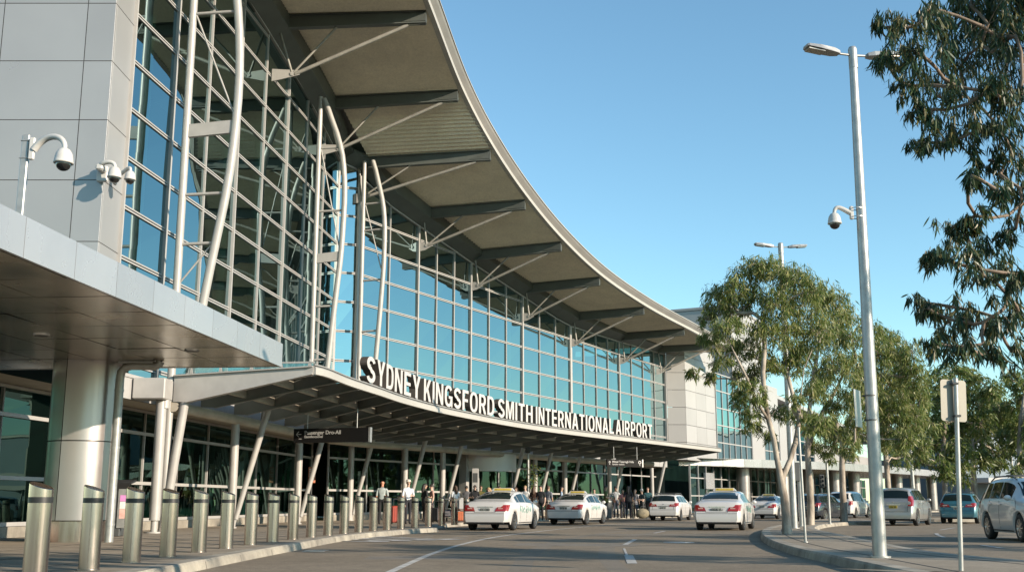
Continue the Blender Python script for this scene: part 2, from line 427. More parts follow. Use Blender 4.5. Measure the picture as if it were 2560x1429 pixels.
fr = []   # frames along the edge
for k, (w, e, z) in enumerate(RP):
    a = RP[max(0, k-3)][1]; b = RP[min(len(RP)-1, k+3)][1]; t = (b-a).normalized()
    fr.append((e+UP*(z+.2), V(t.y, -t.x, 0)))
rf = MB()
for k in range(0, len(RP)-3, 3):
    for (ia) in (0,):
        w0, e0, z0 = RP[k]; w1, e1, z1 = RP[min(k+3, len(RP)-1)]
        n0, n1 = fr[k][1], fr[min(k+3, len(RP)-1)][1]
        pa = [e0+n0*.34+UP*(z0+.66), w0+UP*(z0+.8), w0-n0*22+UP*(z0+1.6)]
        pb = [e1+n1*.34+UP*(z1+.66), w1+UP*(z1+.8), w1-n1*22+UP*(z1+1.6)]
        for q in range(2): rf.quad(pa[q], pb[q], pb[q+1], pa[q+1])
ROOF = rf.build('roof', ROOFM, TERM, TO, recalc=False)
so = MB(); vs = []
for k, (w, e, z) in enumerate(RP):
    d = .05 if k % 2 else -.05
    a = w.lerp(e, .11); vs += [a+UP*(z+.05+d), e+UP*(z+.2+d)]
so._add(vs, [(2*k, 2*k+1, 2*k+3, 2*k+2) for k in range(len(RP)-1)])
so.build('soffit', SOFFIT, ROOF, TO, recalc=False)
ed = MB(); ed.sweep(fr[::3]+[fr[-1]], [(-.12, -.05), (.10, -.05), (.12, .13), (-.12, .13)], smooth=False); ed.build('edge_lip', FASC, ROOF, TO)
ed = MB(); ed.sweep(fr[::3]+[fr[-1]], [(-.1, .135), (.10, .135), (.30, .36), (.36, .46), (-.1, .46)]); ed.build('gutter', GUTTER, ROOF, TO)
ed = MB(); ed.sweep(fr[::3]+[fr[-1]], [(.28, .463), (.40, .463), (.40, .52), (.28, .52)]); ed.build('edge_trim', FASC, ROOF, TO)
# bulkhead between the glass head and the soffit
bk = MB()
sw = [wA(28), wA(36), wA(43.2), wA(50.8), cA, cB, wB(57), wB(60), wB(62.8), wB(65.2), wB(71.2), wB(77.8), wB(85.8), wB(94.9)]
zt_ = [ztopA(28), ztopA(36), ztopA(43.2), ztopA(50.8), ztopA(A1), ztopB(B0)+.3, ztopB(57), ztopB(60), ztopB(62.8), ztopB(65.2), ztopB(71.2), ztopB(77.8), ztopB(85.8), ztopB(94.9)]
zs_ = [21.7, 21.45, 21.15, 20.4, 18.95, 18.6, 17.95, 17.3, 16.65, 16.05, 15.17, 14.4, 14.15, 14.15]
nc = (NA+NB).normalized(); nn = [NA]*4+[(NA+nc).normalized(), nc]+[(NB*2+nc).normalized()]+[NB]*7
for i in range(len(sw)-1):
    n0, n1 = nn[i], nn[i+1]; a, b = sw[i], sw[i+1]
    A_ = [a+n0*.06+UP*zt_[i], a+n0*.75+UP*(zt_[i]+.42), a+n0*.75+UP*(zs_[i]+.06), a-n0*.1+UP*(zs_[i]+.1), a-n0*.1+UP*(zt_[i])]
    B_ = [b+n1*.06+UP*zt_[i+1], b+n1*.75+UP*(zt_[i+1]+.42), b+n1*.75+UP*(zs_[i+1]+.06), b-n1*.1+UP*(zs_[i+1]+.1), b-n1*.1+UP*(zt_[i+1])]
    for q in range(5):
        r = (q+1) % 5; bk.quad(A_[q], A_[r], B_[r], B_[q])
bk.build('bulkhead', BEAM, TERM, TO)
# cantilever beams with their struts
for i in (1, 2, 3, 4, 5, 6, 7, 8, 9, 10):
    w, e, z = ST[i]; n = (e-w).normalized(); onA = i <= 3
    bz = z-.30; tip = e-n*.18+UP*(bz+.22); root = w+n*.25+UP*bz
    m = MB(); side = V(-n.y, n.x, 0)
    m.bar(root, tip, .06, .56, UP, h1=.50)
    for s in (-1, 1):
        up2 = UP*(.28*s); up3 = UP*(.25*s)
        m.bar(root+up2, tip+up3, .30, .05, UP)
    m.plate([tip+side*.15-UP*.24, tip-side*.15-UP*.24, tip-side*.15+UP*.24, tip+side*.15+UP*.24], n, .03)
    for s in (-1, 1):   # tapered end stiffeners
        m.plate([tip-n*1.2+side*.02*s-UP*.2, tip+side*.14*s-UP*.2, tip+side*.14*s+UP*.2], side, .02)
    bo = m.build('roof_beam', BEAM, TERM, TO)
    node = w+n*(.95 if onA else .5)+UP*(bz-(2.3 if onA else 1.85))
    L = (tip-root).length
    STRUT = mat('strut_steel', (.27, .26, .23), .5, .1, .15, 3)
    q = MB(); q.tube([node, root+n*(L*.40)-UP*.2], .05, 8); q.build('strut', STRUT, bo, TO)
    q = MB(); q.tube([node+n*.1, tip-n*.75-UP*.33], .08, 10); q.tube([tip-n*.75-UP*.33, tip-n*.25-UP*.28], .035, 6); q.build('strut', STRUT, bo, TO)
    q = MB(); q.tube([node, w+n*.3+UP*(bz-.25)], .05, 8); q.build('strut', STRUT, bo, TO)
    q = MB(); q.plate([w+UP*(node.z-.32)+n*.1, w+UP*(node.z+.22)+n*.1, w+n*.42+UP*(node.z+.2), node+n*.28+UP*.16, node+n*.3-UP*.04, w+n*.4+UP*(node.z-.26)], side, .05)
    q.tube([node-side*.06, node+side*.06], .09, 10); q.build('bracket_plate', STEEL, bo, TO)
# bow trusses in front of the glass
def bow_truss(base, n, z0, prof, ztop, rungs, r=.115, zleg=None):
    zs = [p[0] for p in prof]; xs = [p[1] for p in prof]
    m = MB(); N = 26
    m.tube([base+UP*z0, base+UP*ztop], r, 12); o = m.build('bow_truss', STEEL, TERM, TO)
    q = MB(); pts = []
    for k in range(N+1):
        z = zs[0]+(zs[-1]-zs[0])*k/N
        # smooth the table
        v = sum(interp(z+d, zs, xs) for d in (-.8, -.4, 0, .4, .8))/5 if 0 < k < N else interp(z, zs, xs)
        pts.append(base+n*v+UP*z)
    q.tube(pts, r*1.1, 12); q.build('bowed_leg', STEEL, o, TO)
    for k, z in enumerate(rungs):
        q = MB()
        if k == len(rungs)//2 and r > .11: q.bar(base+UP*z+n*.08, base+UP*(z+.1)+n*(interp(z, zs, xs)-.05), .14, .42, UP)
        else: q.tube([base+UP*z, base+UP*(z+.03)+n*interp(z, zs, xs)], .055, 8)
        q.build('rung', STEEL, o, TO)
    q = MB(); mid = len(rungs)//2; zt = rungs[-1]
    q.tube([base+UP*zt+n*.1, base+UP*(rungs[mid]+.6)+n*(interp(rungs[mid], zs, xs)-.1)], .03, 6)
    q.build('tie_rod', STEEL, o, TO); q = MB()
    q.tube([base+UP*(rungs[0]-1.2)+n*.1, base+UP*(rungs[0])+n*(interp(rungs[0], zs, xs)-.1)], .03, 6)
    q.build('tie_rod', STEEL, o, TO)
    return o
T1 = wA(33.4, .75); T2 = wA(48.4, .7); T3 = V(-7.62, 54.35, 0)
bow_truss(T1, NA, .14, [(.3, .02), (4.9, .58), (7.4, .92), (10.9, 1.49), (13.2, 1.66), (15, 1.67), (17.2, 1.46), (19, 1.1), (20.6, .6)], 20.9, [8.9, 10.5, 12.6, 16.6], .125)
bow_truss(T2, V(1, -.1, 0).normalized(), 4.9, [(4.9, .55), (7, .75), (9.5, .95), (12, 1.2), (15, 1.3), (17, 1.1), (18.4, .55), (19.4, .15)], 19.5, [7.2, 9.6, 11.8, 14, 17], .115)
bow_truss(T3, V(.97, -.25, 0).normalized(), 4.9, [(4.9, .6), (7, .8), (10, 1.02), (13, 1.2), (15.3, 1.2), (16.6, .95), (18.3, .45)], 18.3, [7.6, 9.4, 12, 14.6, 16], .11)

# ------------------------------------------------------------------ panelled corner block
rowz = [4.54+1.76*k for k in range(12)]
cb = MB(); cg = MB(); YB = 29.4; XB = -11.4
cols = [XB, XB-.80, XB-3.2, XB-5.6, XB-8, XB-10.4, XB-12.8]
for a, b in zip(rowz, rowz[1:]):
    for c0, c1 in zip(cols, cols[1:]):
        cb.bbox(((c0+c1)/2, YB+.06, (a+b)/2), (abs(c1-c0), .12, b-a), .002)
    cb.bbox((XB-.061, (YB+.122+30.95)/2, (a+b)/2), (.12, 30.95-YB-.122, b-a), .002)
for z in rowz:
    cg.box(((XB+cols[-1])/2+.001, YB+.02, z), (abs(cols[-1]-XB)+.002, .045, .022)); cg.box((XB-.02, (YB+.045+30.95)/2, z), (.044, 30.95-YB-.05, .022))
for x in cols[1:-1]: cg.box((x, YB+.0195, (rowz[0]+rowz[-1])/2), (.022, .043, rowz[-1]-rowz[0]))
o = cb.build('corner_block', CLAD, TERM, TO); cg.build('panel_joint', GAP, o, TO)

# ------------------------------------------------------------------ ground floor front
GROWS = [1.62, 3.2]
gA = lambda y: wA(y, -1.15); gB = lambda y: wB(y, -1.15)
ys = split(22, 55.3, 12)
for i in range(0, 12, 2): glazed_bay(gA, ys[i:i+3], lambda y: 3.95, .42, GROWS, NA, TA, 0, GLASSG, hw=.10, vw=.075, name='shopfront_bay', dbl=False)
DOOR_Y = (66.2, 69.6)
for y0, y1, n in ((54.6, 60.4, 2), (60.4, DOOR_Y[0], 2), (DOOR_Y[1], 76.4, 3), (76.4, 83, 3), (83, 90, 3), (90, 96.5, 3)):
    glazed_bay(gB, split(y0, y1, n), lambda y: 3.95, .42, GROWS, NB, TB, 0, GLASSG, hw=.10, vw=.075, name='shopfront_bay', dbl=False)
pl = MB()
pl.bar(wA(22, -1.1, .27), wA(55.3, -1.1, .27), .22, .28, UP); pl.bar(wB(54.9, -1.1, .27), wB(DOOR_Y[0], -1.1, .27), .22, .28, UP); pl.bar(wB(DOOR_Y[1], -1.1, .27), wB(96.5, -1.1, .27), .22, .28, UP)
pl.build('plinth', KERB, TERM, TO)
sf = MB()
sf.quad(wA(22, -1.2, 3.97), wA(55.2, -1.2, 3.97), wA(55.2, .0, 3.97), wA(22, .0, 3.97)); sf.quad(wB(54.6, -1.2, 3.97), wB(96.5, -1.2, 3.97), wB(96.5, .05, 3.97), wB(54.6, .05, 3.97))
sf.build('ledge_soffit', PURLIN, TERM, TO, recalc=False)
# revolving door drum
dc = wB((DOOR_Y[0]+DOOR_Y[1])/2, -.75); d = MB()
d.lathe([(2.02, 2.86), (2.02, 3.9), (.01, 3.9)], dc, 32); d.lathe([(2.02, 2.86), (.01, 2.86)], dc, 32); od = d.build('revolving_door', mat('door_drum_sunlit', (.72, .70, .66), .4, .05, .04, 1), TERM, TO)  # paler than the cladding: sunlight on the drum is put into its colour
d = MB()
for k in range(10):
    t = 2*PI*k/10+.2; d.bar(dc+V(math.cos(t)*1.96, math.sin(t)*1.96, .16), dc+V(math.cos(t)*1.96, math.sin(t)*1.96, 2.86), .07, .07)
for k in range(3):
    t = 2*PI*k/3+.5; d.bar(dc+V(math.cos(t)*.05, math.sin(t)*.05, 1.5), dc+V(math.cos(t)*1.9, math.sin(t)*1.9, 1.5), .04, .08)
d.build('door_frame', FRAME, od, TO)
d = MB()
for k in range(32):
    t0, t1 = 2*PI*k/32, 2*PI*(k+1)/32
    if k % 11 < 8: d.quad(dc+V(math.cos(t0)*1.95, math.sin(t0)*1.95, .2), dc+V(math.cos(t1)*1.95, math.sin(t1)*1.95, .2), dc+V(math.cos(t1)*1.95, math.sin(t1)*1.95, 2.84), dc+V(math.cos(t0)*1.95, math.sin(t0)*1.95, 2.84))
d.build('door_glass', GLASSG, od, TO, recalc=False)
d = MB(); sp_ = MB()
for s in (-1, 1):
    c = wB((DOOR_Y[0]+DOOR_Y[1])/2+s*1.78, -.9, 2.05); sp_.bar(c+TB*-.25, c+TB*.25, .5, 3.7, UP)
sp_.build('door_pier', CLADW, TERM, TO)

# ------------------------------------------------------------------ plant room box on the roof
pr = MB(); c = V(21.2, 118, 16.0)
Rz = Matrix.Rotation(-.487, 3, 'Z')
pr.bbox(c, (9, 12, 9.2), .05, Rz); pr.bbox(c+UP*4.75, (9.2, 12.2, .3), .03, Rz); pr.build('roof_plant_room', CLADW, TERM, TO)
# ------------------------------------------------------------------ wing beyond the sign wall
WING = thing('wing_building', 'pale panelled terminal wing with a low colonnade behind the street trees', 'building', (25, 105, 0)); WO = WING.location
def wW(s, off=0., z=0.): return V(15.0+.475*s+.88*off, 94.9+.88*s-.475*off, z)
NW = V(.88, -.475, 0)
cb = MB(); cg = MB()
rz_ = [4.6+1.5*k for k in range(8)]; rz_[-1] = 14.6
for a, b in zip(rz_, rz_[1:]):
    cb.bbox((14.2, 94.93, (a+b)/2), (1.55, .1, b-a-.03), .006)
    for s0, s1 in ((.05, 2.8), (2.8, 5.5), (5.5, 8.2)):
        p = wW((s0+s1)/2, -.05, (a+b)/2); cb.bbox(p, (s1-s0-.03, .1, b-a-.03), .006, Matrix.Rotation(math.atan2(.88, .475), 3, 'Z'))
cg.bar(wW(.2, -.7, 9.6), wW(8.1, -.7, 9.6), 1.15, 10, UP)
o = cb.build('white_block', CLADW, WING, WO); cg.build('panel_joint', GAP, o, WO)
def wing_bay(s0, s1, n, z0, z1, rows):
    g = MB(); f = MB()
    ss = split(s0, s1, n); lev = [z0]+rows+[z1]
    for a, b in zip(ss, ss[1:]):
        for u, v in zip(lev, lev[1:]): pane_quad(g, wW(a), wW(b), u, v, n=NW)
    for s in ss: f.bar(wW(s, .03, z0), wW(s, .03, z1), .09, .1, NW)
    for z in lev: f.bar(wW(s0, .03, z), wW(s1, .03, z), .09, .10, UP)
    o = g.build('glazed_bay', GLASS, WING, WO, recalc=False); f.build('mullion_grid', FRAME, o, WO)
wing_bay(8.3, 19.5, 6, 4.9, 12.9, [6.5, 8.1, 9.7, 11.3])
def panel_block(s0, s1, z0, z1, d=2.):
    m = MB(); m.bar(wW(s0, -d/2+.1, (z0+z1)/2), wW(s1, -d/2+.1, (z0+z1)/2), d, z1-z0, UP); return m.build('panel_block', CLADW, WING, WO)
panel_block(19.6, 24, 4.9, 7.6); panel_block(19.6, 30, 7.62, 13.4, 1.6)
wing_bay(24.2, 30, 3, 4.9, 7.6, [6.4])
panel_block(30.2, 37, 4.9, 11); wing_bay(37.2, 46, 4, 4.9, 10.5, [6.5, 8.1])
panel_block(46.2, 60, 4.9, 8.2); wing_bay(60.2, 70, 4, 4.9, 8, [6.5]); panel_block(70.2, 95, 4.9, 7.6)
pr = MB(); pr.bar(wW(19, -3.2, 13.0), wW(95, -3.2, 10.5), 6, .4, UP); pr.build('wing_roof', ROOFM, WING, WO)
# colonnade canopy in front
ce = [atz(1690, 1163, 4.2), atz(1860, 1165, 4.2), atz(2060, 1169, 4.2), atz(2200, 1173, 4.2), atz(2400, 1184, 4.2)]
ce = [V(p.x, p.y, 0) for p in ce]
CE = [V(14.6, 97.5, 0), V(21.0, 100.5, 0), V(30.5, 108, 0), V(39, 118, 0), V(49.5, 133, 0), V(60, 150, 0)]
bk = [wW(2, -.2), wW(7, -.2), wW(17, -.2), wW(27, -.2), wW(42, -.2), wW(61, -.2)]
m = MB()
for i in range(len(CE)-1):
    a, b, c, d = CE[i], CE[i+1], bk[i+1], bk[i]
    m._add([a+UP*4.2, b+UP*4.2, c+UP*4.2, d+UP*4.2, a+UP*4.85, b+UP*4.85, c+UP*4.85, d+UP*4.85], [(0, 1, 2, 3), (4, 5, 6, 7)])
oc = m.build('colonnade_roof', PORCHS, WING, WO, recalc=False)
m = MB()
for i in range(len(CE)-1):
    a, b = CE[i], CE[i+1]; n = int((b-a).length/2.6)+1; t = (b-a).normalized(); nr = V(t.y, -t.x, 0)
    for k in range(n):
        p, q = a.lerp(b, k/n), a.lerp(b, (k+1)/n); m.bar(p+t*.01+nr*.05+UP*4.53, q-t*.01+nr*.05+UP*4.53, .1, .72, UP)
m.build('fascia_panels', PORCHF, oc, WO)
for i, (x, y) in enumerate(((17.2, 101.2), (21.6, 104), (26.2, 107.6), (29.6, 111.5), (33.6, 116), (37.2, 121), (41.6, 127), (46, 133), (50.5, 139.5), (55, 146))):
    m = MB(); m.lathe([(.62, .14), (.62, 2.1)], (x, y, 0), 20); m.lathe([(.62, 2.13), (.62, 4.2)], (x, y, 0), 20); m.lathe([(.6, .14), (.6, 4.2)], (x, y, 0), 16); m.build('colonnade_column', SILVER, WING, WO)
# shop fronts beneath
for s0, s1 in ((-.5, 8), (8.1, 20), (20.1, 34), (34.1, 52), (52.1, 75)):
    g = MB(); f = MB(); n = int((s1-s0)/2.6)+1; ss = split(s0, s1, n)
    for a, b in zip(ss, ss[1:]): pane_quad(g, wW(a, .3), wW(b, .3), .3, 4.15, n=NW)
    for s in ss: f.bar(wW(s, .34, .2), wW(s, .34, 4.2), .08, .14, NW)
    for z in (.25, 1.6, 3.1): f.bar(wW(s0, .34, z), wW(s1, .34, z), .12, .09, UP)
    o = g.build('shopfront_bay', GLASSG, WING, WO, recalc=False); f.build('mullion_grid', FRAME, o, WO)
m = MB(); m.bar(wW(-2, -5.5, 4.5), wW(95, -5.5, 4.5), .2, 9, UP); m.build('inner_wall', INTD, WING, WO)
m = MB(); p = wW(4.2, .5, 2.9); m.bar(p-V(.47, .88, 0)*1.2, p+V(.47, .88, 0)*1.2, .2, 1.4, UP); m.build('door_head_panel', PORCHF, WING, WO)
# far blue grey hall at the end of the road
HALL = thing('distant_hall', 'plain blue grey hall at the far end of the road', 'building', (80, 175, 0)); HO = HALL.location
m = MB(); m.bbox((88, 176, 6.2), (52, 20, 12.4), .1, Matrix.Rotation(.25, 3, 'Z')); m.build('hall_wall', mat('hall_blue', (.17, .22, .26), .6, 0, .06, .2), HALL, HO)
m = MB(); m.bbox((88, 176, 12.6), (52.6, 20.6, .5), .1, Matrix.Rotation(.25, 3, 'Z')); m.build('hall_roof_edge', GUTTER, HALL, HO)
m = MB(); m.bbox((76, 160, 4.1), (22, 6, .7), .05, Matrix.Rotation(.25, 3, 'Z'))
m.build('awning', CLADW, HALL, HO)
for k in range(5):
    m = MB(); m.tube([V(67+k*4.6, 156+k*1.1, 0), V(67+k*4.6, 156+k*1.1, 3.8)], .16, 8); m.build('awning_post', GALV, HALL, HO)
# ------------------------------------------------------------------ metal porch on the left
PORCH = thing('metal_porch', 'flat metal clad porch roof with brushed soffit on a fat round silver column', 'porch', (-7, 25, 0)); PO = PORCH.location
pa, pb = atz(0, 617.5, 4.2), atz(705, 916, 4.2); pt = (pb-pa).normalized(); pn = V(pt.y, -pt.x, 0)
p_near = pa-pt*8; PL = (pb-p_near).length
seams = [0]
for px, py in ((62, 642), (187, 696), (294, 740), (387, 779), (467, 812), (537, 842), (597, 868), (653, 892)):
    q = atz(px, py, 4.2); seams.append((q-p_near).dot(pt))
seams = [seams[1]-3.9, seams[1]-1.95]+seams[1:]+[PL]
m = MB(); g = MB()
for a, b in zip(seams, seams[1:]):
    m.bar(p_near+pt*(a+.006)+pn*-.03+UP*.27, p_near+pt*(b-.006)+pn*-.03+UP*.27, .06, .56, UP)
for k in range(6):    # end face turned to the road
    q = pb-pn*(.03+2*k); m.bar(q-pt*.03+UP*.27-pn*.01, q-pn*1.98-pt*.03+UP*.27, .06, .56, UP)
m.build('fascia_panels', PORCHF, PORCH, PO)
s_ = MB(); j = [.09]+[1.3*k for k in range(1, 11)]
for a, b in zip(seams, seams[1:]):
    for u, v in zip(j, j[1:]):
        c = [p_near+pt*(a+.012)-pn*(u+.012), p_near+pt*(b-.012)-pn*(u+.012), p_near+pt*(b-.012)-pn*(v-.012), p_near+pt*(a+.012)-pn*(v-.012)]
        tilt = [UP*rnd.uniform(-.006, .006) for _ in c]
        s_.quad(*[p+t for p, t in zip(c, tilt)])
s_.build('soffit_panels', PORCHS, PORCH, PO, recalc=False)
g.bar(p_near+pt*.1-pn*6.6+UP*.2, pb-pt*.1-pn*6.6+UP*.2, 13, .3, UP); g.build('roof_deck', GAP, PORCH, PO)
for s, o in ((15.2, 3.2), (17.6, 1.1), (19.4, 3.4)):
    d = MB(); c = p_near+pt*s-pn*o; d.lathe([(.16, -.02), (.16, .03), (.001, .03)], c, 20); d.lathe([(.13, -.025), (.001, -.02)], c, 20, mi=1); d.build('downlight', [CHROME, DARKG], PORCH, PO)
# column: clad drum with joints
cc = V(-9.93, 25.55, 0); R_ = .755
m = MB()
for z0, z1 in ((.62, 2.36), (2.385, 4.2)):
    for k0 in range(3):
        vs = []; N = 15; a0 = 2*PI*k0/3-1.83
        for k in range(N+1):
            t = a0+.012+(2*PI/3-.024)*k/N
            vs += [cc+V(math.cos(t)*R_, math.sin(t)*R_, z0), cc+V(math.cos(t)*R_, math.sin(t)*R_, z1)]
        m._add(vs, [(2*k, 2*k+2, 2*k+3, 2*k+1) for k in range(N)], 0, True)
oc = m.build('porch_column', SILVER, PORCH, PO)
m = MB(); m.lathe([(R_-.03, .6), (R_-.03, 4.2)], cc, 32); m.build('column_core', GAP, oc, PO)
m = MB(); m.lathe([(R_-.13, .13), (R_-.13, .62)], cc, 32); m.build('column_base', STAINLESS, oc, PO)
m = MB(); dp = V(-9.0, 25.1, 0)
m.tube([dp+V(0, 0, .14), dp+V(0, 0, 3.8), dp+V(.02, 0, 3.95), dp+V(.1, 0, 4.05), dp+V(.25, 0, 4.09), dp+V(.78, .03, 4.09), dp+V(.86, .03, 4.12), dp+V(.9, .03, 4.2)], .098, 12)
for z in (.5, 2.2, 3.5): m.lathe([(.108, z), (.108, z+.05)], dp, 12)
m.box(dp+V(.35, .03, 4.165), (.8, .2, .05)); m.build('downpipe', GALV, PORCH, PO)

# ------------------------------------------------------------------ glass entrance canopy
CAN = thing('entrance_canopy', 'curved glass and steel entrance canopy on raking posts that carries the airport name', 'canopy', (-4, 50, 0)); CO = CAN.location
low = [(788, 935), (820, 943), (877, 965), (951, 988.5), (1010, 1008), (1100, 1031), (1200, 1051), (1297.6, 1068), (1395, 1082), (1500, 1094.5), (1600, 1105.5), (1700, 1117), (1803, 1129)]
fe = [atz(a, b, 4.75) for a, b in low]
def poly_at(pts, t):
    """point at fraction t of a smooth curve through pts"""
    n = len(pts)-1; u = max(0, min(n-1e-6, t*n)); i = int(u); g = lambda k: pts[max(0, min(n, k))]
    return cr(g(i-1), g(i), g(i+1), g(i+2), u-i)
dense = [poly_at(fe, k/400) for k in range(401)]
for it in range(30):   # ease out the wiggle of the traced points
    dense = [dense[0]]+[(dense[k-1]+dense[k]*2+dense[k+1])/4 for k in range(1, 400)]+[dense[-1]]
al = [0]
for a, b in zip(dense, dense[1:]): al.append(al[-1]+(b-a).length)
FL = al[-1]
def front(s):
    s = max(0, min(FL, s))
    for k in range(1, len(al)):
        if s <= al[k]:
            t = (s-al[k-1])/(al[k]-al[k-1]); p = dense[k-1].lerp(dense[k], t); break
    i0, i1 = max(0, k-6), min(400, k+6); tg = (dense[i1]-dense[i0]).normalized()
    return V(p.x, p.y, 0), V(tg.y, -tg.x, 0), tg
rl = [wA(33.3, .9), wA(40, .9), wA(47, .9), wA(52, .95), V(-7.0, 55.6, 0), wB(60, .95), wB(66, .95), wB(72, 1.0), wB(77, 1.4), V(8.1, 81, 0), V(10.6, 83.5, 0)]
def rear(t): return poly_at(rl, t)
NR = 25
RAFT = mat('rafter_steel', (.17, .175, .155), .5, .2, .1, 1.5)
FRN = [(front(FL*k/120)[0]+UP*4.75, front(FL*k/120)[1]) for k in range(121)]
m = MB(); m.sweep(FRN, [(-.09, 0), (.02, 0), (.02, .20), (-.09, .20)]); m.build('fascia', FASC, CAN, CO)
m = MB(); m.sweep(FRN, [(-.2, .203), (.0, .203), (.0, .235), (-.2, .235)]); m.sweep(FRN, [(-.16, .275), (-.02, .275), (-.02, .31), (-.16, .31)]); m.sweep(FRN, [(-.13, .235), (-.08, .235), (-.08, .275), (-.13, .275)]); m.build('edge_rail', GUTTER, CAN, CO)
def rz(t): return 4.62
RAF = []
for k in range(NR+1):
    t = k/NR; a = rear(t); b, n, tg = front(FL*t); d = (b-a).normalized(); RAF.append((a, b, d))
    m = MB(); w = .07 if 0 < k < NR else .11
    rt = UP*rz(t); zf = 4.98; side = V(-d.y, d.x, 0)
    zr0 = 4.02 if 0 < k else 4.0
    body = [a+UP*zr0, a.lerp(b, .10)+UP*(zr0-.02), a.lerp(b, .985)+UP*4.76, a.lerp(b, .985)+UP*zf, a+UP*4.78]
    m.plate(body, side, w*.45)
    for p, q in ((body[1], body[2]),): m.bar(p, q, w*2.2, .035, UP)
    m.bar(body[4], body[3], w*2.2, .035, UP)
    o = m.build('rafter', RAFT if k else STEEL, CAN, CO)  # open end rafter in paler steel, its sunlit tone put into the colour
for j, fr_ in enumerate((.32, .66)):
    m = MB()
    for k in range(NR):
        p, q = RAF[k][0].lerp(RAF[k][1], fr_), RAF[k+1][0].lerp(RAF[k+1][1], fr_)
        zb_ = lerp(4.02, 4.76, fr_)+.03; zt_2 = lerp(4.78, 4.98, fr_)-.05; h = min(.30, zt_2-zb_); z = zb_+h/2
        m.bar(p+UP*z, q+UP*z, .10, h, UP)
    m.build('purlin', PURLIN, CAN, CO)
m = MB(); pts = [rear(k/60)+UP*3.86 for k in range(61)]
m.tube(pts, .17, 12); m.build('rear_beam', PURLIN, CAN, CO)
m = MB()
for k in range(NR):
    (a, b, d), (a2, b2, d2) = RAF[k], RAF[k+1]
    for f0, f1 in ((.0, .295), (.305, .555), (.565, .795), (.805, 1.0)):
        e = .012
        P = lambda A, B, f: A.lerp(B, f*.985)+UP*(lerp(4.80, 4.985, f)+.03)
        m.quad(P(a, b, f0).lerp(P(a2, b2, f0), e), P(a, b, f1).lerp(P(a2, b2, f1), e), P(a, b, f1).lerp(P(a2, b2, f1), 1-e), P(a, b, f0).lerp(P(a2, b2, f0), 1-e))
m.build('glass_roof', GLASSC, CAN, CO, recalc=False)
# glass upstand along the open end
m = MB(); a, b, d = RAF[0]; g = MB()
m.plate([a.lerp(b, .06)+UP*4.86, a.lerp(b, .985)+UP*5.0, a.lerp(b, .985)+UP*5.10, a.lerp(b, .1)+UP*5.12], V(-d.y, d.x, 0), .02); oe = m.build('end_glass', GLASSC, CAN, CO)
g.bar(a.lerp(b, .1)+UP*5.13, a.lerp(b, .99)+UP*5.11, .06, .05, UP)
for f in (.12, .33, .55, .76, .96): g.plate([a.lerp(b, f-.012)+UP*(4.82+.2*f), a.lerp(b, f+.012)+UP*(4.82+.2*f), a.lerp(b, f)+UP*(5.12+.1*f)], V(-d.y, d.x, 0), .06)
g.build('end_rail', STEEL, oe, CO)
# bearing box where the end beam meets the wall
m = MB(); q = wA(32.6, .55, 4.3); m.bbox(q, (.95, .8, .62), .03); m.tube([q+V(.35, .1, -.3), q+V(.35, .1, -.55)], .14, 10); m.build('bearing_box', STEEL, CAN, CO)
# posts: an upright and a raking prop from one foot
def post_at(px, P, off, lo, hi):
    best = min((abs(proj(P(y, off, .14))[0]-px), y) for y in [lo+(hi-lo)*k/800 for k in range(801)]); return P(best[1], off, 0), best[1]
for px, side in ((577, 'A'), (742, 'A'), (874, 'A'), (1010, 'B'), (1106, 'B'), (1264, 'B'), (1338, 'B'), (1414, 'B'), (1525, 'B'), (1632, 'B')):
    if side == 'A': b, y = post_at(px, wA, .85, 30, 62); n = NA; t = TA
    else: b, y = post_at(px, wB, .9, 52, 92); n = NB; t = TB
    m = MB(); m.tube([b+UP*.14, b+UP*3.75], .15, 14); m.lathe([(.2, .14), (.2, .19), (.15, .19)], b, 14); o = m.build('post', STEEL, CAN, CO)
    q = MB(); q.tube([b+n*.16+UP*.45, b+n*1.05+t*.3+UP*4.25], [.085, .125], 12); q.tube([b+n*.10+UP*.14, b+n*.16+UP*.47], .045, 8); q.build('raking_prop', STEEL, o, CO)
b = wA(32.7, .8); m = MB(); m.tube([b+UP*.5, b+UP*3.98], .155, 14); m.tube([b+UP*.14, b+UP*.52], .10, 12); m.lathe([(.26, .14), (.26, .18), (.1, .18)], b, 16); m.build('post', STEEL, CAN, CO)

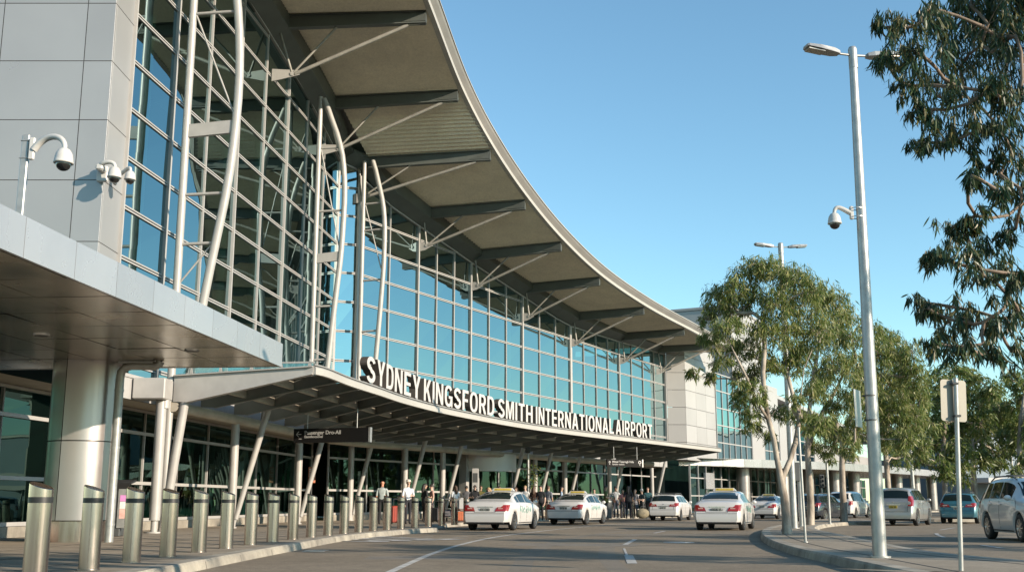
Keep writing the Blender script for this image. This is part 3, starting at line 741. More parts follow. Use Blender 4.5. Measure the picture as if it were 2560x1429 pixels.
# ------------------------------------------------------------------ the airport name
SIGN = thing('airport_name_sign', 'row of big white three dimensional capital letters naming the airport, standing on the canopy edge', 'sign lettering', (0, 50, 5)); SO_ = SIGN.location
fpx = [(proj(front(FL*k/400)[0]+UP*5.1)[0], FL*k/400) for k in range(401)]
def s_of_px(px): return interp(px, [a for a, b in fpx], [b for a, b in fpx])
CAP = .90
from mathutils.geometry import tessellate_polygon
def arc(cx, cy, rx, ry, a0, a1, n=14, p=2.5):
    o = []
    for k in range(n+1):
        t = math.radians(lerp(a0, a1, k/n)); c, q = math.cos(t), math.sin(t)
        o.append((cx+rx*math.copysign(abs(c)**(2/p), c), cy+ry*math.copysign(abs(q)**(2/p), q)))
    return o
def glyph(ch):
    """outlines of bold grotesque capitals, height 1: (width, outer loop, holes)"""
    s = .165; w = .60
    if ch == 'I': return s, [(0, 0), (s, 0), (s, 1), (0, 1)], []
    if ch == 'H': return w, [(0, 0), (s, 0), (s, .42), (w-s, .42), (w-s, 0), (w, 0), (w, 1), (w-s, 1), (w-s, .57), (s, .57), (s, 1), (0, 1)], []
    if ch == 'T': w = .56; m = w/2; return w, [(m-s/2, 0), (m+s/2, 0), (m+s/2, .855), (w, .855), (w, 1), (0, 1), (0, .855), (m-s/2, .855)], []
    if ch == 'L': w = .50; return w, [(0, 0), (w, 0), (w, .15), (s, .15), (s, 1), (0, 1)], []
    if ch == 'F': w = .50; return w, [(0, 0), (s, 0), (s, .42), (w*.9, .42), (w*.9, .565), (s, .565), (s, .855), (w, .855), (w, 1), (0, 1)], []
    if ch == 'E': w = .53; return w, [(0, 0), (w, 0), (w, .145), (s, .145), (s, .435), (w*.92, .435), (w*.92, .575), (s, .575), (s, .855), (w*.98, .855), (w*.98, 1), (0, 1)], []
    if ch == 'N': w = .62; return w, [(0, 0), (s*.95, 0), (s*.95, .66), (w-s*1.08, 0), (w, 0), (w, 1), (w-s*.95, 1), (w-s*.95, .34), (s*1.08, 1), (0, 1)], []
    if ch == 'M': w = .74; m = w/2; return w, [(0, 0), (.15, 0), (.15, .74), (m-.075, 0), (m+.075, 0), (w-.15, .74), (w-.15, 0), (w, 0), (w, 1), (w-.22, 1), (m, .34), (.22, 1), (0, 1)], []
    if ch == 'K': w = .62; return w, [(0, 0), (s, 0), (s, .31), (.26, .44), (w-.20, 0), (w+.01, 0), (.37, .57), (w-.02, 1), (w-.22, 1), (s, .54), (s, 1), (0, 1)], []
    if ch == 'Y': w = .60; m = w/2; return w, [(m-s/2, 0), (m+s/2, 0), (m+s/2, .40), (w, 1), (w-.185, 1), (m, .57), (.185, 1), (0, 1), (m-s/2, .40)], []
    if ch == 'A': w = .64; m = w/2; return w, [(0, 0), (.175, 0), (.222, .205), (w-.222, .205), (w-.175, 0), (w, 0), (m+.105, 1), (m-.105, 1)], [[(.258, .345), (m, .80), (w-.258, .345)]]
    if ch == 'O': w = .66; return w, arc(w/2, .5, w/2, .515, 0, 348, 29), [arc(w/2, .5, w/2-s, .37, 0, 348, 29)]
    if ch == 'D': w = .61; return w, [(0, 0)]+arc(.28, .5, w-.28, .5, -90, 90, 18)+[(0, 1)], [[(s, .145)]+arc(.27, .5, w-s-.27, .355, -90, 90, 18)+[(s, .855)]]
    if ch == 'P': w = .56; return w, [(0, 0), (s, 0), (s, .37)]+arc(.28, .685, w-.28, .315, -90, 90, 14)+[(0, 1)], [[(s, .51)]+arc(.27, .685, w-s-.27, .175, -90, 90, 14)+[(s, .86)]]
    if ch == 'R': w = .60; return w, [(0, 0), (s, 0), (s, .40), (.27, .40), (w-.18, 0), (w+.01, 0), (.435, .42)]+arc(.28, .70, w-.02-.28, .30, -55, 90, 13)+[(0, 1)], [[(s, .54)]+arc(.27, .70, w-.02-s-.27, .16, -90, 90, 14)+[(s, .86)]]
    if ch == 'G': w = .65; return w, arc(w/2, .5, w/2, .515, 38, 318, 26)+[(w-.09, .10), (w-.09, 0), (w, 0), (w, .52), (w*.52, .52), (w*.52, .385), (w-s, .385)]+arc(w/2, .5, w/2-s, .37, -38, -322, 26), []
    # S: a band of even weight along its spine
    sp = arc(.29, .735, .205, .19, 12, 262, 16, 2.1)+arc(.29, .265, .215, .19, 82, -168, 16, 2.1); l, r = [], []
    for k, p in enumerate(sp):
        a, b = sp[max(0, k-1)], sp[min(len(sp)-1, k+1)]; d = Vector((b[0]-a[0], b[1]-a[1])).normalized(); h = .082
        l.append((p[0]-d.y*h, p[1]+d.x*h)); r.append((p[0]+d.y*h, p[1]-d.x*h))
    return .58, l+r[::-1], []
def letter_mesh(ch, M, k):
    w, out, holes = glyph(ch); loops = [out]+holes; D_ = .135
    sc_ = lambda q, z: M @ Vector(((q[0]-w/2)*CAP*k, q[1]*CAP, z))
    flat = [q for lp in loops for q in lp]; N = len(flat); tri = tessellate_polygon([[Vector((q[0], q[1], 0)) for q in lp] for lp in loops])
    vs = [sc_(q, D_) for q in flat]+[sc_(q, -D_) for q in flat]; fs = [tuple(t) for t in tri]+[tuple(i+N for i in t[::-1]) for t in tri]; mi = [0]*len(tri)+[1]*len(tri); o_ = 0
    for lp in loops:
        n_ = len(lp)
        for i in range(n_):
            j = (i+1) % n_; b0 = len(vs); vs += [vs[o_+i], vs[o_+j], vs[N+o_+j], vs[N+o_+i]]; fs.append((b0, b0+1, b0+2, b0+3)); mi.append(1)
        o_ += n_
    me = bpy.data.meshes.new('letter'); me.from_pydata([tuple(v) for v in vs], [], fs); me.materials.append(LETTERW); me.materials.append(LETTERD); me.polygons.foreach_set('material_index', mi); me.update(); return me
for word, x0, x1 in (('SYDNEY', 917, 1051), ('KINGSFORD', 1060, 1236), ('SMITH', 1246, 1332), ('INTERNATIONAL', 1340, 1535), ('AIRPORT', 1540, 1631)):
    sa, sb = s_of_px(x0), s_of_px(x1)
    ws = [glyph(c)[0]*CAP for c in word]; gap = .115; tot = sum(ws)+gap*(len(word)-1); k = (sb-sa)/tot
    pos = sa
    for c, w in zip(word, ws):
        s = pos+w*k/2; pos += (w+gap)*k; p, n, t = front(s)
        M = Matrix.Translation(p-n*.14+UP*5.10-SO_) @ Matrix(((t.x, 0, n.x), (t.y, 0, n.y), (0, 1, 0))).to_4x4()
        o = bpy.data.objects.new('letter', letter_mesh(c, M, k)); COL.objects.link(o); o.parent = SIGN
m = MB()
for k in range(60):
    s = lerp(s_of_px(918), s_of_px(1631), k/59); p, n, t = front(s); m.box(p-n*.14+UP*5.06, (.04, .04, .07))
m.sweep([(front(lerp(s_of_px(914), s_of_px(1634), k/80))[0]+UP*5.06, front(lerp(s_of_px(914), s_of_px(1634), k/80))[1]) for k in range(81)], [(-.2, 0), (-.08, 0), (-.08, .03), (-.2, .03)])
m.build('support_rail', GUTTER, SIGN, SO_)
SIGNW = mat('sign_print', (.42, .41, .39), .6)
# ------------------------------------------------------------------ hanging direction signs
def hang_sign(label, pl, pr, ztop, zrod, rods, txt):
    """pl, pr: the board's bottom left and right corners"""
    o = thing('hanging_sign', label, 'sign', (pl+pr)/2, 0, 'hanging direction signs')
    O = o.location; t = (pr-pl).normalized(); L = (pr-pl).length; n = V(t.y, -t.x, 0); h = ztop-pl.z
    m = MB(); m.bar(pl+UP*h/2, pr+UP*h/2, .16, h, UP); bo = m.build('board', SIGNK, o, O)
    m = MB(); m.bar(pr-t*.02+UP*h/2, pr+t*.05+UP*h/2, .18, h+.02, UP); m.build('end_cap', GALV, bo, O)
    for r in rods:
        m = MB(); m.tube([pl+t*(L*r)+UP*h, pl+t*(L*r)+UP*(zrod-pl.z)], .02, 6); m.build('hanger_rod', GALV, o, O)
    M0 = Matrix(((t.x, 0, n.x), (t.y, 0, n.y), (0, 1, 0))).to_4x4()
    for s, x, z, size, off in txt:
        M = Matrix.Translation(pl-O+t*(L*x)+UP*(h*z)+n*.083) @ M0
        text_obj('lettering', s, size, SIGNW, bo, M, off, 1, .002)
    return o, bo, O, t, n, L, h, M0
Ys = 41.5
pl, pr = atY(736, 1104, Ys), atY(924, 1106, Ys-.8); pl.z = pr.z = (pl.z+pr.z)/2
o, bo, O, t, n, L, h, M0 = hang_sign('black hanging sign with a white arrow, hung under the canopy above the bollards', pl, pr, pl.z+.52, 4.42, (.17, .83),
    [('Passenger Dro-All', .145, .58, .20, .004), ('Eaonfeocsonal', .145, .34, .13, .003)])
m = MB(); c = pl+t*(L*.07)+UP*(h*.60)+n*.086
m.bar(c-t*.10, c+t*.10, .006, .024, UP); m.bar(c-t*.10, c+UP*.10, .006, .026, UP); m.bar(c-t*.10, c-UP*.10, .006, .026, UP); m.bar(c+t*.0-UP*.17, c+t*.12-UP*.17, .006, .02, UP)
m.build('arrow', LETTERW, bo, O)
pl, pr = atY(1517, 1166, 66), atY(1605, 1166.5, 66.8); pl.z = pr.z = (pl.z+pr.z)/2
o, bo, O, t, n, L, h, M0 = hang_sign('smaller black hanging sign with round pictograms, hung under the far half of the canopy', pl, pr, pl.z+.44, 4.3, (.2, .86),
    [('Mitsal Tasarogh Nda', .14, .56, .17, .003), ('Parlatar matioha', .14, .25, .12, .002)])
m = MB()
for x, r in ((.065, .06), (.92, .10)):
    c = pl+t*(L*x)+UP*(h*.62)+n*.084; R = Matrix(((t.x, 0, n.x), (t.y, 0, n.y), (0, 1, 0)))
    m.lathe([(r, -.003), (r, .004), (r*.55, .004), (r*.55, -.003)], c, 14, R)
    m.bar(c-UP*(r+.03)-t*.03, c-UP*(r+.09)+t*.03, .006, .03, UP)
m.build('pictogram', LETTERW, bo, O)
# ------------------------------------------------------------------ ground, footpaths, island
g = MB(); g.quad((-400, -60, 0), (500, -60, 0), (500, 900, 0), (-400, 900, 0)); struct(g.build('road', ASPHALT))
g = MB(); g.quad((-3000, -800, -.02), (3000, -800, -.02), (3000, 5000, -.02), (-3000, 5000, -.02)); struct(g.build('ground', EARTH))
KZ = .14
def xy(p): return (p.x, p.y)
kerb_px = [(474, 1429), (600, 1402), (720, 1378), (860, 1351), (1002, 1335), (1075, 1329.5)]
k1 = [V(-4.75, -12, 0), V(-4.72, 8, 0)]+[V(*xy(atz(a, b, 0)), 0) for a, b in kerb_px]+[V(-2.62, 39.6, 0), V(-2.9, 40.6, 0), V(-3.1, 42.2, 0), V(-3.0, 45, 0), V(-2.1, 50, 0), V(1.4, 62, 0), V(5.2, 69.5, 0), V(9.5, 76, 0), V(17, 88, 0), V(24, 97, 0), V(33, 106, 0), V(42, 117, 0), V(53, 133, 0), V(64, 150, 0)]
def smooth_line(pts, n=6): return [poly_at(pts, k/(n*(len(pts)-1))) for k in range(n*(len(pts)-1)+1)]
k1s = smooth_line(k1)
def slab(name, outline, z, kerb_edge=None, kw=.30, matp=PAVING, closed=False):
    from mathutils.geometry import tessellate_polygon
    pl = [V(p.x, p.y, z) for p in outline]; tr = [t for t in tessellate_polygon([pl])]
    me = bpy.data.meshes.new(name); me.from_pydata([tuple(p) for p in pl], [], [tuple(t) for t in tr]); me.materials.append(matp)
    for f in me.polygons:
        if f.normal.z < 0: f.flip()
    me.update()
    if sum(p.normal.z for p in me.polygons) < 0: me.flip_normals()
    o = bpy.data.objects.new(name, me); COL.objects.link(o); struct(o); return o
def inset(line, d):
    out = []
    for k, p in enumerate(line):
        t = (line[min(k+1, len(line)-1)]-line[max(k-1, 0)]).normalized(); out.append(p+V(-t.y, t.x, 0)*d)
    return out
def kerb(name, line, d=.30, z=KZ, seg=1.9):
    """kerb stones along line; the footpath lies to its left"""
    m = MB(); ln = [line[0]]; acc = 0
    inn = inset(line, d)
    for k in range(len(line)-1):
        a, b, c, e = line[k], line[k+1], inn[k+1], inn[k]
        o = (a-e).normalized()*.03; o2 = (b-c).normalized()*.03
        m.quad(a+o, b+o2, b+UP*(z-.03), a+UP*(z-.03)); m.quad(a+UP*(z-.03), b+UP*(z-.03), b.lerp(c, .1)+UP*(z+.004), a.lerp(e, .1)+UP*(z+.004)); m.quad(a.lerp(e, .1)+UP*(z+.004), b.lerp(c, .1)+UP*(z+.004), c+UP*(z+.004), e+UP*(z+.004))
        m.quad(e+UP*(z+.004), c+UP*(z+.004), c+UP*(z-.05), e+UP*(z-.05))
        L = (b-a).length; acc += L
        if acc > seg:
            acc = 0; w = (b-a).normalized()*.008
            m.quad(a+o*1.1-w, a+o*1.1+w, a+UP*(z-.028)+w+o*.15, a+UP*(z-.028)-w+o*.15, 1); m.quad(a+UP*(z+.007)-w, a+UP*(z+.007)+w, e+UP*(z+.007)+w, e+UP*(z+.007)-w, 1)
    ob = m.build(name, [KERB, GAP]); struct(ob); return ob
fp = inset(k1s, .28)+[V(60, 175, 0), V(-10, 175, 0), V(-40, 60, 0), V(-40, -12, 0)]
slab('footpath', fp, KZ); kerb('kerb', k1s)
# paving joints on the footpath near the camera
m = MB()
for y in [10+1.5*k for k in range(22)]:
    a = V(-13.2+.1*(y-24), y, KZ+.003); b = V(interp(y, [p.y for p in k1s[:40]], [p.x for p in k1s[:40]])-.31, y+.05, KZ+.003); m.bar(a, b, .014, .002, UP)
for x in (-6.6, -8.1, -9.6): m.bar(V(x, 8, KZ+.003), V(x+.8, 38, KZ+.003), .014, .002, UP)
struct(m.build('footpath_joint', GAP))
# planted median island
isl_px = [(2300, 1462), (2164, 1429), (2080, 1408), (2000, 1389.5), (1943, 1371), (1913, 1355), (1904, 1342), (1907, 1333), (1922, 1326), (1955, 1318.5), (1990, 1314)]
isl_far = [(2000, 1309), (2040, 1304.5), (2090, 1302), (2150, 1304), (2180, 1307.5), (2186, 1309.5)]
isl_r = [(2150, 1311), (2101, 1313.2), (2062, 1318), (2043, 1324), (2040, 1330), (2062, 1338), (2120, 1351), (2183, 1366), (2294, 1390), (2398, 1406), (2560, 1423), (2800, 1448), (3100, 1480)]
il = [V(*xy(atz(a, b, 0)), 0) for a, b in isl_px+isl_far+isl_r]
isl = smooth_line(il, 5)
isl = isl[::-1]
slab('median_island', inset(isl, .24)+[V(4.3, 15.2, 0)], KZ); kerb('island_kerb', isl, .26)
m = MB()
for k in range(len(isl)-1):
    if 34 < k < 118: pass
jl = inset(isl, .62)
for a, b in zip(jl[2:-2], jl[3:-1]):
    if (b-a).length < 4: m.bar(V(a.x, a.y, KZ+.003), V(b.x, b.y, KZ+.003), .03, .002, UP)
struct(m.build('island_joint', GAP))
# verge beyond the right hand road
vr = [V(60, 62, 0), V(38, 62, 0), V(27, 60.5, 0), V(22.8, 60.5, 0), V(22.2, 62.5, 0), V(26, 66, 0), V(36, 76, 0), V(50, 90, 0), V(75, 120, 0)]
vs_ = smooth_line(vr, 5)[::-1]
slab('far_verge', inset(vs_, .2)+[V(160, 110, 0), V(160, 62, 0)][::-1] if False else inset(vs_, .2)+[V(100, 80, 0)], KZ); kerb('far_verge_kerb', vs_, .22)
sv = smooth_line([V(15.5, 4, 0), V(18, 9.5, 0), V(24, 15.5, 0), V(33, 20.8, 0), V(44, 29, 0), V(56, 42, 0)], 5)[::-1]
slab('planting_strip', inset(sv, .2)+[V(22, 4, 0), V(40, 14, 0), V(60, 36, 0)], KZ, matp=EARTH); kerb('planting_strip_kerb', sv, .22)
# road markings: real paint, a few millimetres proud
RIBZ = [.005]
def ribbon(name, px, w, n=8):
    RIBZ[0] += .0004; zz = RIBZ[0]
    pts = smooth_line([V(*xy(atz(a, b, 0)), 0) for a, b in px], n); l, r = inset(pts, w/2), inset(pts, -w/2); m = MB()
    for k in range(len(pts)-1): m.quad(l[k]+UP*zz, l[k+1]+UP*zz, r[k+1]+UP*zz, r[k]+UP*zz)
    return struct(m.build(name, PAINT, recalc=False))
ribbon('edge_line', [(930, 1450), (975, 1429), (1040, 1400), (1085, 1381.5), (1150, 1361), (1225, 1344), (1290, 1334.5), (1370, 1325), (1450, 1317), (1540, 1310), (1640, 1305)], .13)
for px, w in (([(1562, 1361), (1588, 1347)], .13), ([(1560, 1370), (1567, 1386), (1576, 1404)], .05), ([(1581, 1408), (1571, 1387)], .17), ([(1636, 1332), (1662, 1326.5)], .12),
              ([(2350, 1324), (2386, 1318.5)], .12), ([(2341, 1332), (2344, 1336), (2361, 1343)], .12), ([(2451, 1361.5), (2509, 1370)], .13)):
    ribbon('lane_dash', px, w, 3)
# worn lettering painted on the bay
a, b = atz(914, 1355, 0), atz(1165, 1347, 0); t = (b-a).normalized(); n = V(-t.y, t.x, 0)
me = text_mesh('CUUZ', 1.0, 0, .03); x1 = max(v.co.x for v in me.vertices); hh = max(v.co.y for v in me.vertices)
L = (b-a).length; dp = (atz(1000, 1342, 0)-atz(1000, 1353.5, 0)).length
me.transform(Matrix.Translation(V(a.x, a.y, .012)) @ Matrix(((t.x*L/x1, n.x*dp/hh, 0), (t.y*L/x1, n.y*dp/hh, 0), (0, 0, 1))).to_4x4())
me.materials.clear(); me.materials.append(PAINT); me.name = 'painted_lettering'; o = bpy.data.objects.new('road_marking', me); COL.objects.link(o); struct(o)
for px, w in (([(965, 1344), (1012, 1341.5)], .12), ([(1060, 1342), (1082, 1341)], .12), ([(1135, 1343), (1170, 1341)], .14)): ribbon('lane_dash', px, w, 2)
# patches and cracks of the asphalt
m = MB(); r_ = random.Random(5)
for k in range(5):
    p = V(r_.uniform(-3, 6), r_.uniform(18, 40), .003); d = V(r_.uniform(-1, 1), r_.uniform(-.2, .2), 0).normalized(); L = r_.uniform(2, 6); q = p
    for i in range(10):
        e = q+d*L/10+V(r_.uniform(-.1, .1), r_.uniform(-.08, .08), 0); m.bar(q, e, r_.uniform(.008, .018), .001, UP); q = e
struct(m.build('road_crack', GAP))

# wear of the road: oil spots, repair patches, tyre-darkened tracks, a manhole
STAIN = mat('oil_stain', (.10, .085, .07), .7, 0, .25, 3, var2=(.15, .128, .10), speck=.15); PATCH = mat('repair_patch', (.155, .135, .11), .9, 0, .1, 1.5, var2=(.185, .16, .128), speck=.25); TRACK = mat('tyre_track', (.145, .122, .093), .92, 0, .1, .4, var2=(.19, .16, .122), speck=.22)
def blob(name, c, rx, ry, rot, z, matp, n=22, rough_=.22):
    m = MB(); ph = r_.uniform(0, 6); pts = []
    for k in range(n):
        t = 2*PI*k/n; q = 1+rough_*math.sin(2*t+ph)+rough_*.6*math.sin(5*t+2*ph)+r_.uniform(-.06, .06); p = V(rx*q*math.cos(t), ry*q*math.sin(t), 0); p.rotate(Matrix.Rotation(rot, 3, 'Z')); pts.append(p+V(c.x, c.y, z))
    m.poly(pts); return struct(m.build(name, matp))
zz = .0016
for k in range(16):
    c = V(r_.uniform(-3, 7), r_.uniform(17.5, 46), 0)
    if c.y > 30: c.x += (c.y-30)*.18
    s_ = r_.uniform(.10, .34); zz += .00012; blob('oil_stain', c, s_, s_*r_.uniform(.6, 1.3), r_.uniform(0, 3), zz, STAIN)
for k, (x, y, a, b) in enumerate(((1.6, 27.5, 1.5, .8), (5.0, 36.0, 2.2, .7), (-1.8, 21.0, .9, .6), (15.5, 33.0, 1.8, .8))):
    m = MB(); R = Matrix.Rotation(-.18+.1*k, 3, 'Z'); z = .0012+.0001*k; m.poly([V(x, y, z)+R @ V(*p, 0) for p in ((-a, -b), (a*.96, -b*1.04), (a, b), (-a*1.02, b*.97))]); struct(m.build('repair_patch', PATCH))
for off in (-1.55, -.05):
    pts = smooth_line([V(1.6+off, 14, 0), V(1.9+off, 22, 0), V(3.0+off, 31, 0), V(5.6+off, 41, 0), V(9.6+off, 52, 0), V(15+off, 64, 0)], 8); l_, rr2 = inset(pts, .17), inset(pts, -.17); m = MB()
    for k in range(len(pts)-1): m.quad(l_[k]+UP*.0008, l_[k+1]+UP*.0008, rr2[k+1]+UP*.0008, rr2[k]+UP*.0008)
    struct(m.build('tyre_track', TRACK, recalc=False))
c = V(4.3, 29.0, 0); m = MB(); m.lathe([(.34, .003), (.34, .009), (.001, .009)], c, 28); m.lathe([(.40, .002), (.40, .006), (.34, .006)], c, 28)
o = tag(m.build('manhole_cover', GALV), 'round grey manhole cover in the asphalt left of the island tip', 'manhole cover')
c = V(-4.2, 24.0, 0); m = MB()
for k in range(7): m.box((c.x+.02, c.y-.3+.1*k, .004), (.34, .035, .008))
m.box((c.x+.02, c.y-.38, .004), (.42, .05, .009)); m.box((c.x+.02, c.y+.38, .004), (.42, .05, .009)); m.box((c.x-.18, c.y, .0045), (.05, .8, .009)); m.box((c.x+.22, c.y, .0045), (.05, .8, .009))
tag(m.build('drain_grate', GALV), 'small iron drain grate in the gutter below the kerb bollards', 'drain grate')
# ------------------------------------------------------------------ bollards
bx = [(85, 1452), (221, 1422), (326, 1405), (418, 1391), (495, 1379), (565, 1370), (624, 1361), (680, 1353.5), (731, 1347), (777, 1341.6), (819.5, 1337), (859, 1333), (896, 1329), (932.5, 1326), (967, 1323), (1001, 1320.6), (1037, 1318), (1070, 1315), (1103.6, 1312.8), (1136, 1311), (1166, 1309)]
bp = [atz(a, b, KZ) for a, b in bx]
bp = [bp[0]]+[(bp[k-1]+bp[k]*2+bp[k+1])/4 for k in range(1, len(bp)-1)]+[bp[-1]]
far_b = [(1340, 1300.5), (1369, 1299), (1447, 1296), (1527, 1294), (1556, 1293.5), (1583, 1293), (1609, 1292.5), (1622, 1292.2)]
bp += [atz(a, b, KZ) for a, b in far_b]
def bollard_mesh(r=.132, h=1.10, cut=.085):
    m = MB(); N = 32; ringb = []; vs = []
    def ztop(t): return h-cut*(.5+.5*math.sin(t+.35))-cut*.0
    for lev in range(3):
        for k in range(N):
            t = 2*PI*k/N
            z = (0, h-.30, None)[lev]
            if z is None: z = h-.01-cut*(1+math.cos(t+.25))*.5
            vs.append(V(r*math.cos(t), r*math.sin(t), z))
    m._add(vs, [(l*N+k, l*N+(k+1) % N, (l+1)*N+(k+1) % N, (l+1)*N+k) for l in range(2) for k in range(N)], 0, True)
    top = [V(v.x, v.y, v.z) for v in vs[2*N:]]; inn = [V(v.x*.93, v.y*.93, v.z+.008) for v in top]
    m._add(top+inn, [(k, (k+1) % N, N+(k+1) % N, N+k) for k in range(N)], 0, True); m._add(inn, [tuple(range(N))], 0)
    m.lathe([(r+.012, 0), (r+.012, .012), (r, .014)], n=N)
    return m, h
ord_ = ['nearest and largest, its foot cut off by the photo', 'second', 'third', 'fourth', 'fifth', 'sixth', 'seventh', 'eighth', 'ninth', 'tenth', 'eleventh', 'twelfth', 'thirteenth', 'fourteenth', 'fifteenth', 'sixteenth', 'seventeenth', 'eighteenth', 'nineteenth', 'twentieth', 'last']
fl_ = ['between the two leading taxis, first of two', 'between the two leading taxis, second of two', 'just ahead of the second taxi', 'second ahead of the second taxi', 'third ahead of the second taxi', 'fourth ahead of the second taxi', 'beside the white station wagon, second nearest to it', 'right beside the rear of the white station wagon']
proto = None
for k, p in enumerate(bp):
    lab = ('stainless bollard with black band, '+(ord_[k] if k == 0 else ord_[k]+' of the kerb row counted from the camera')) if k < 21 else 'steel bollard '+fl_[k-21]
    if proto is None:
        proto = thing('bollard', lab, 'bollard', (p.x, p.y, KZ), 0, 'stainless bollards along the kerb')
        m, h = bollard_mesh(); m.build('post', STAINLESS, proto); b_ = MB(); b_.lathe([(.1335, .86), (.1335, .925)], n=32); b_.build('black_band', BLACKB, proto); o = proto
    else:
        o = copy_tree(proto); o.location = (p.x, p.y, KZ); o['label'] = lab
    o.rotation_euler = (0, 0, .15*math.sin(k*1.7))

# ------------------------------------------------------------------ dome cameras
def dome_camera(root, c, s, arm_from=None, ctrl=None, flat_plate=True):
    """c: centre of the housing rim; arm from the mount"""
    O = root.location
    m = MB(); R = .5*s
    m.lathe([(R*.28, R*1.5), (R*.62, R*1.28), (R*.86, R*.85), (R*.97, R*.3), (R*1.0, 0), (R*1.04, -.02*s), (R*1.04, -.10*s), (R*.86, -.12*s)], c, 24, sharp=False)
    hb = m.build('housing', WHITE, root, O)
    m = MB(); prof = [(R*.80, -.10*s)]+[(R*.80*math.cos(a), -.13*s-R*.78*math.sin(a)) for a in [k*PI/2/7 for k in range(8)]]
    m.lathe(prof, c, 24, sharp=False); m.build('dome', LENSK, hb, O)
    if arm_from is not None:
        m = MB(); n = 12; pts = []; rs = []
        for k in range(n+1):
            t = k/n; q = arm_from.lerp(ctrl[0], t).lerp(ctrl[0].lerp(ctrl[1], t), t).lerp(ctrl[0].lerp(ctrl[1], t).lerp(ctrl[1].lerp(c+UP*R*1.4, t), t), t)
            pts.append(q); rs.append(lerp(.2, .13, t)*s)
        m.tube(pts, rs, 12); m.build('arm', WHITE, root, O)
# on a post that rises from the porch roof
pc = atY(48, 552, 16.2); o = thing('camera_post', 'white dome security camera on a galvanised post rising from the porch roof', 'security camera', pc)
m = MB(); zt = atY(66, 338, 16.2).z; m.bbox(pc+UP*((zt-pc.z-.3)/2), (.115, .075, zt-pc.z+.3), .012); m.build('post', GALV, o, pc)
m = MB(); q = atY(80, 372, 16.15); m.bbox(q, (.09, .06, .36), .015); m.build('mount_plate', WHITE, o, pc)
for dz in (-.14, .14):
    m = MB(); m.bbox(V(pc.x, pc.y, q.z+dz), (.14, .10, .018), .004); m.build('clamp', GALV, o, pc)
c = atY(159, 404, 15.95); dome_camera(o, c, .285, q+V(.03, 0, -.02), (q+V(.22, -.02, .30), V(c.x+.02, c.y, c.z+.42)))
# two on the corner of the panelled block
q = V(-11.36, 29.3, 9.95); o = thing('security_camera', 'white dome security camera pair member mounted on the front of the panelled corner', 'security camera', q, 0, 'dome cameras on the wall corner')
m = MB(); m.bbox(q+V(-.02, -.02, 0), (.30, .12, .46), .03); m.bbox(q+V(.02, -.22, .1), (.2, .42, .18), .04); m.build('mount_plate', WHITE, o, q)
c = atY(286, 441, 28.85); dome_camera(o, c, .37, q+V(.02, -.3, .12), (q+V(.04, -.45, .22), V(c.x, c.y, c.z+.5)))
q = V(-11.3, 29.9, 9.98); o = thing('security_camera', 'smaller white dome security camera on the sunlit side face of the panelled corner', 'security camera', q, 0, 'dome cameras on the wall corner')
m = MB(); m.bbox(q+V(.04, 0, -.0), (.09, .2, .3), .03); m.build('mount_plate', WHITE, o, q)
c = atY(325, 447, 29.6); dome_camera(o, c, .31, q+V(.05, 0, .06), (q+V(.35, 0, .26), V(c.x, c.y, c.z+.45)))

# ------------------------------------------------------------------ street lamps
def lamp_head(root, base, d, L, O, up=.03):
    """LED head: tapered slab with a lens below; d horizontal direction"""
    s = V(-d.y, d.x, 0); m = MB()
    A = base+d*.0; prof = [(0, .07, .06), (.18, .11, .085), (.62, .135, .075), (.95, .12, .055), (1., .10, .04)]
    vs = []
    for t, w, h in prof:
        c = A+d*(L*t)+UP*(up*L*t*2)
        vs += [c-s*w-UP*h*.35, c+s*w-UP*h*.35, c+s*w*.8+UP*h*.65, c-s*w*.8+UP*h*.65]
    fs = []
    for k in range(len(prof)-1):
        for j in range(4): fs.append((k*4+j, k*4+(j+1) % 4, k*4+4+(j+1) % 4, k*4+4+j))
    fs += [(3, 2, 1, 0), tuple(range(len(vs)-4, len(vs)))]
    m._add(vs, fs); hd = m.build('lamp_head', GALV, root, O)
    m = MB(); c = A+d*(L*.72)+UP*(up*L*1.4-.042); e = d*(L*.24)+UP*(up*L*.48)
    m.plate([c-e-s*.10, c+e-s*.095, c+e+s*.095, c-e+s*.10], UP, .02); m.build('lens', PORCHS, hd, O)
    m = MB(); m.tube([base-d*.22-UP*.01, base+d*.03], .022, 8); m.build('arm', GALV, root, O)
def lamp_post(label, base, top, r0, r1, d, L, group='double headed street lamps'):
    o = thing('street_lamp', label, 'street lamp', base, 0, group); O = o.location
    m = MB(); m.tube([base, base+UP*.03], r0*1.5, 20); m.tube([base, base.lerp(top, .5), top], [r0, (r0+r1)/2, r1], 20); m.lathe([(r1*1.12, -.35), (r1*1.12, .0), (r1*.9, .04), (.001, .045)], top, 18); m.build('pole', GALV, o, O)
    for s in (-1, 1): lamp_head(o, top+d*(s*(r1+.2))-UP*.1, d*s, L, O, .06 if s < 0 else .05)
    return o
b = atz(2200, 1393, KZ); top = atY(2131, 124, b.y)
lamp_post('tall galvanised street lamp with two flat heads, standing on the island nearest the camera', b, top, .112, .068, V(.97, .2, 0).normalized(), .62); LB = b; LT = top
b2 = atz(1986, 1320, KZ); t2 = V(b2.x, b2.y, atY(1953, 610, b2.y).z)
lamp_post('farther galvanised street lamp with two flat heads rising above the island gum tree', b2, t2, .12, .085, V(.99, .12, 0).normalized(), .68)
b3 = V(25.2, 70, 0); lamp_post('distant grey lamp pole between the silver car and the terminal wing', V(25.2, 70, 0), V(25.2, 70, 9.0), .12, .09, V(.9, .3, 0).normalized(), .7)
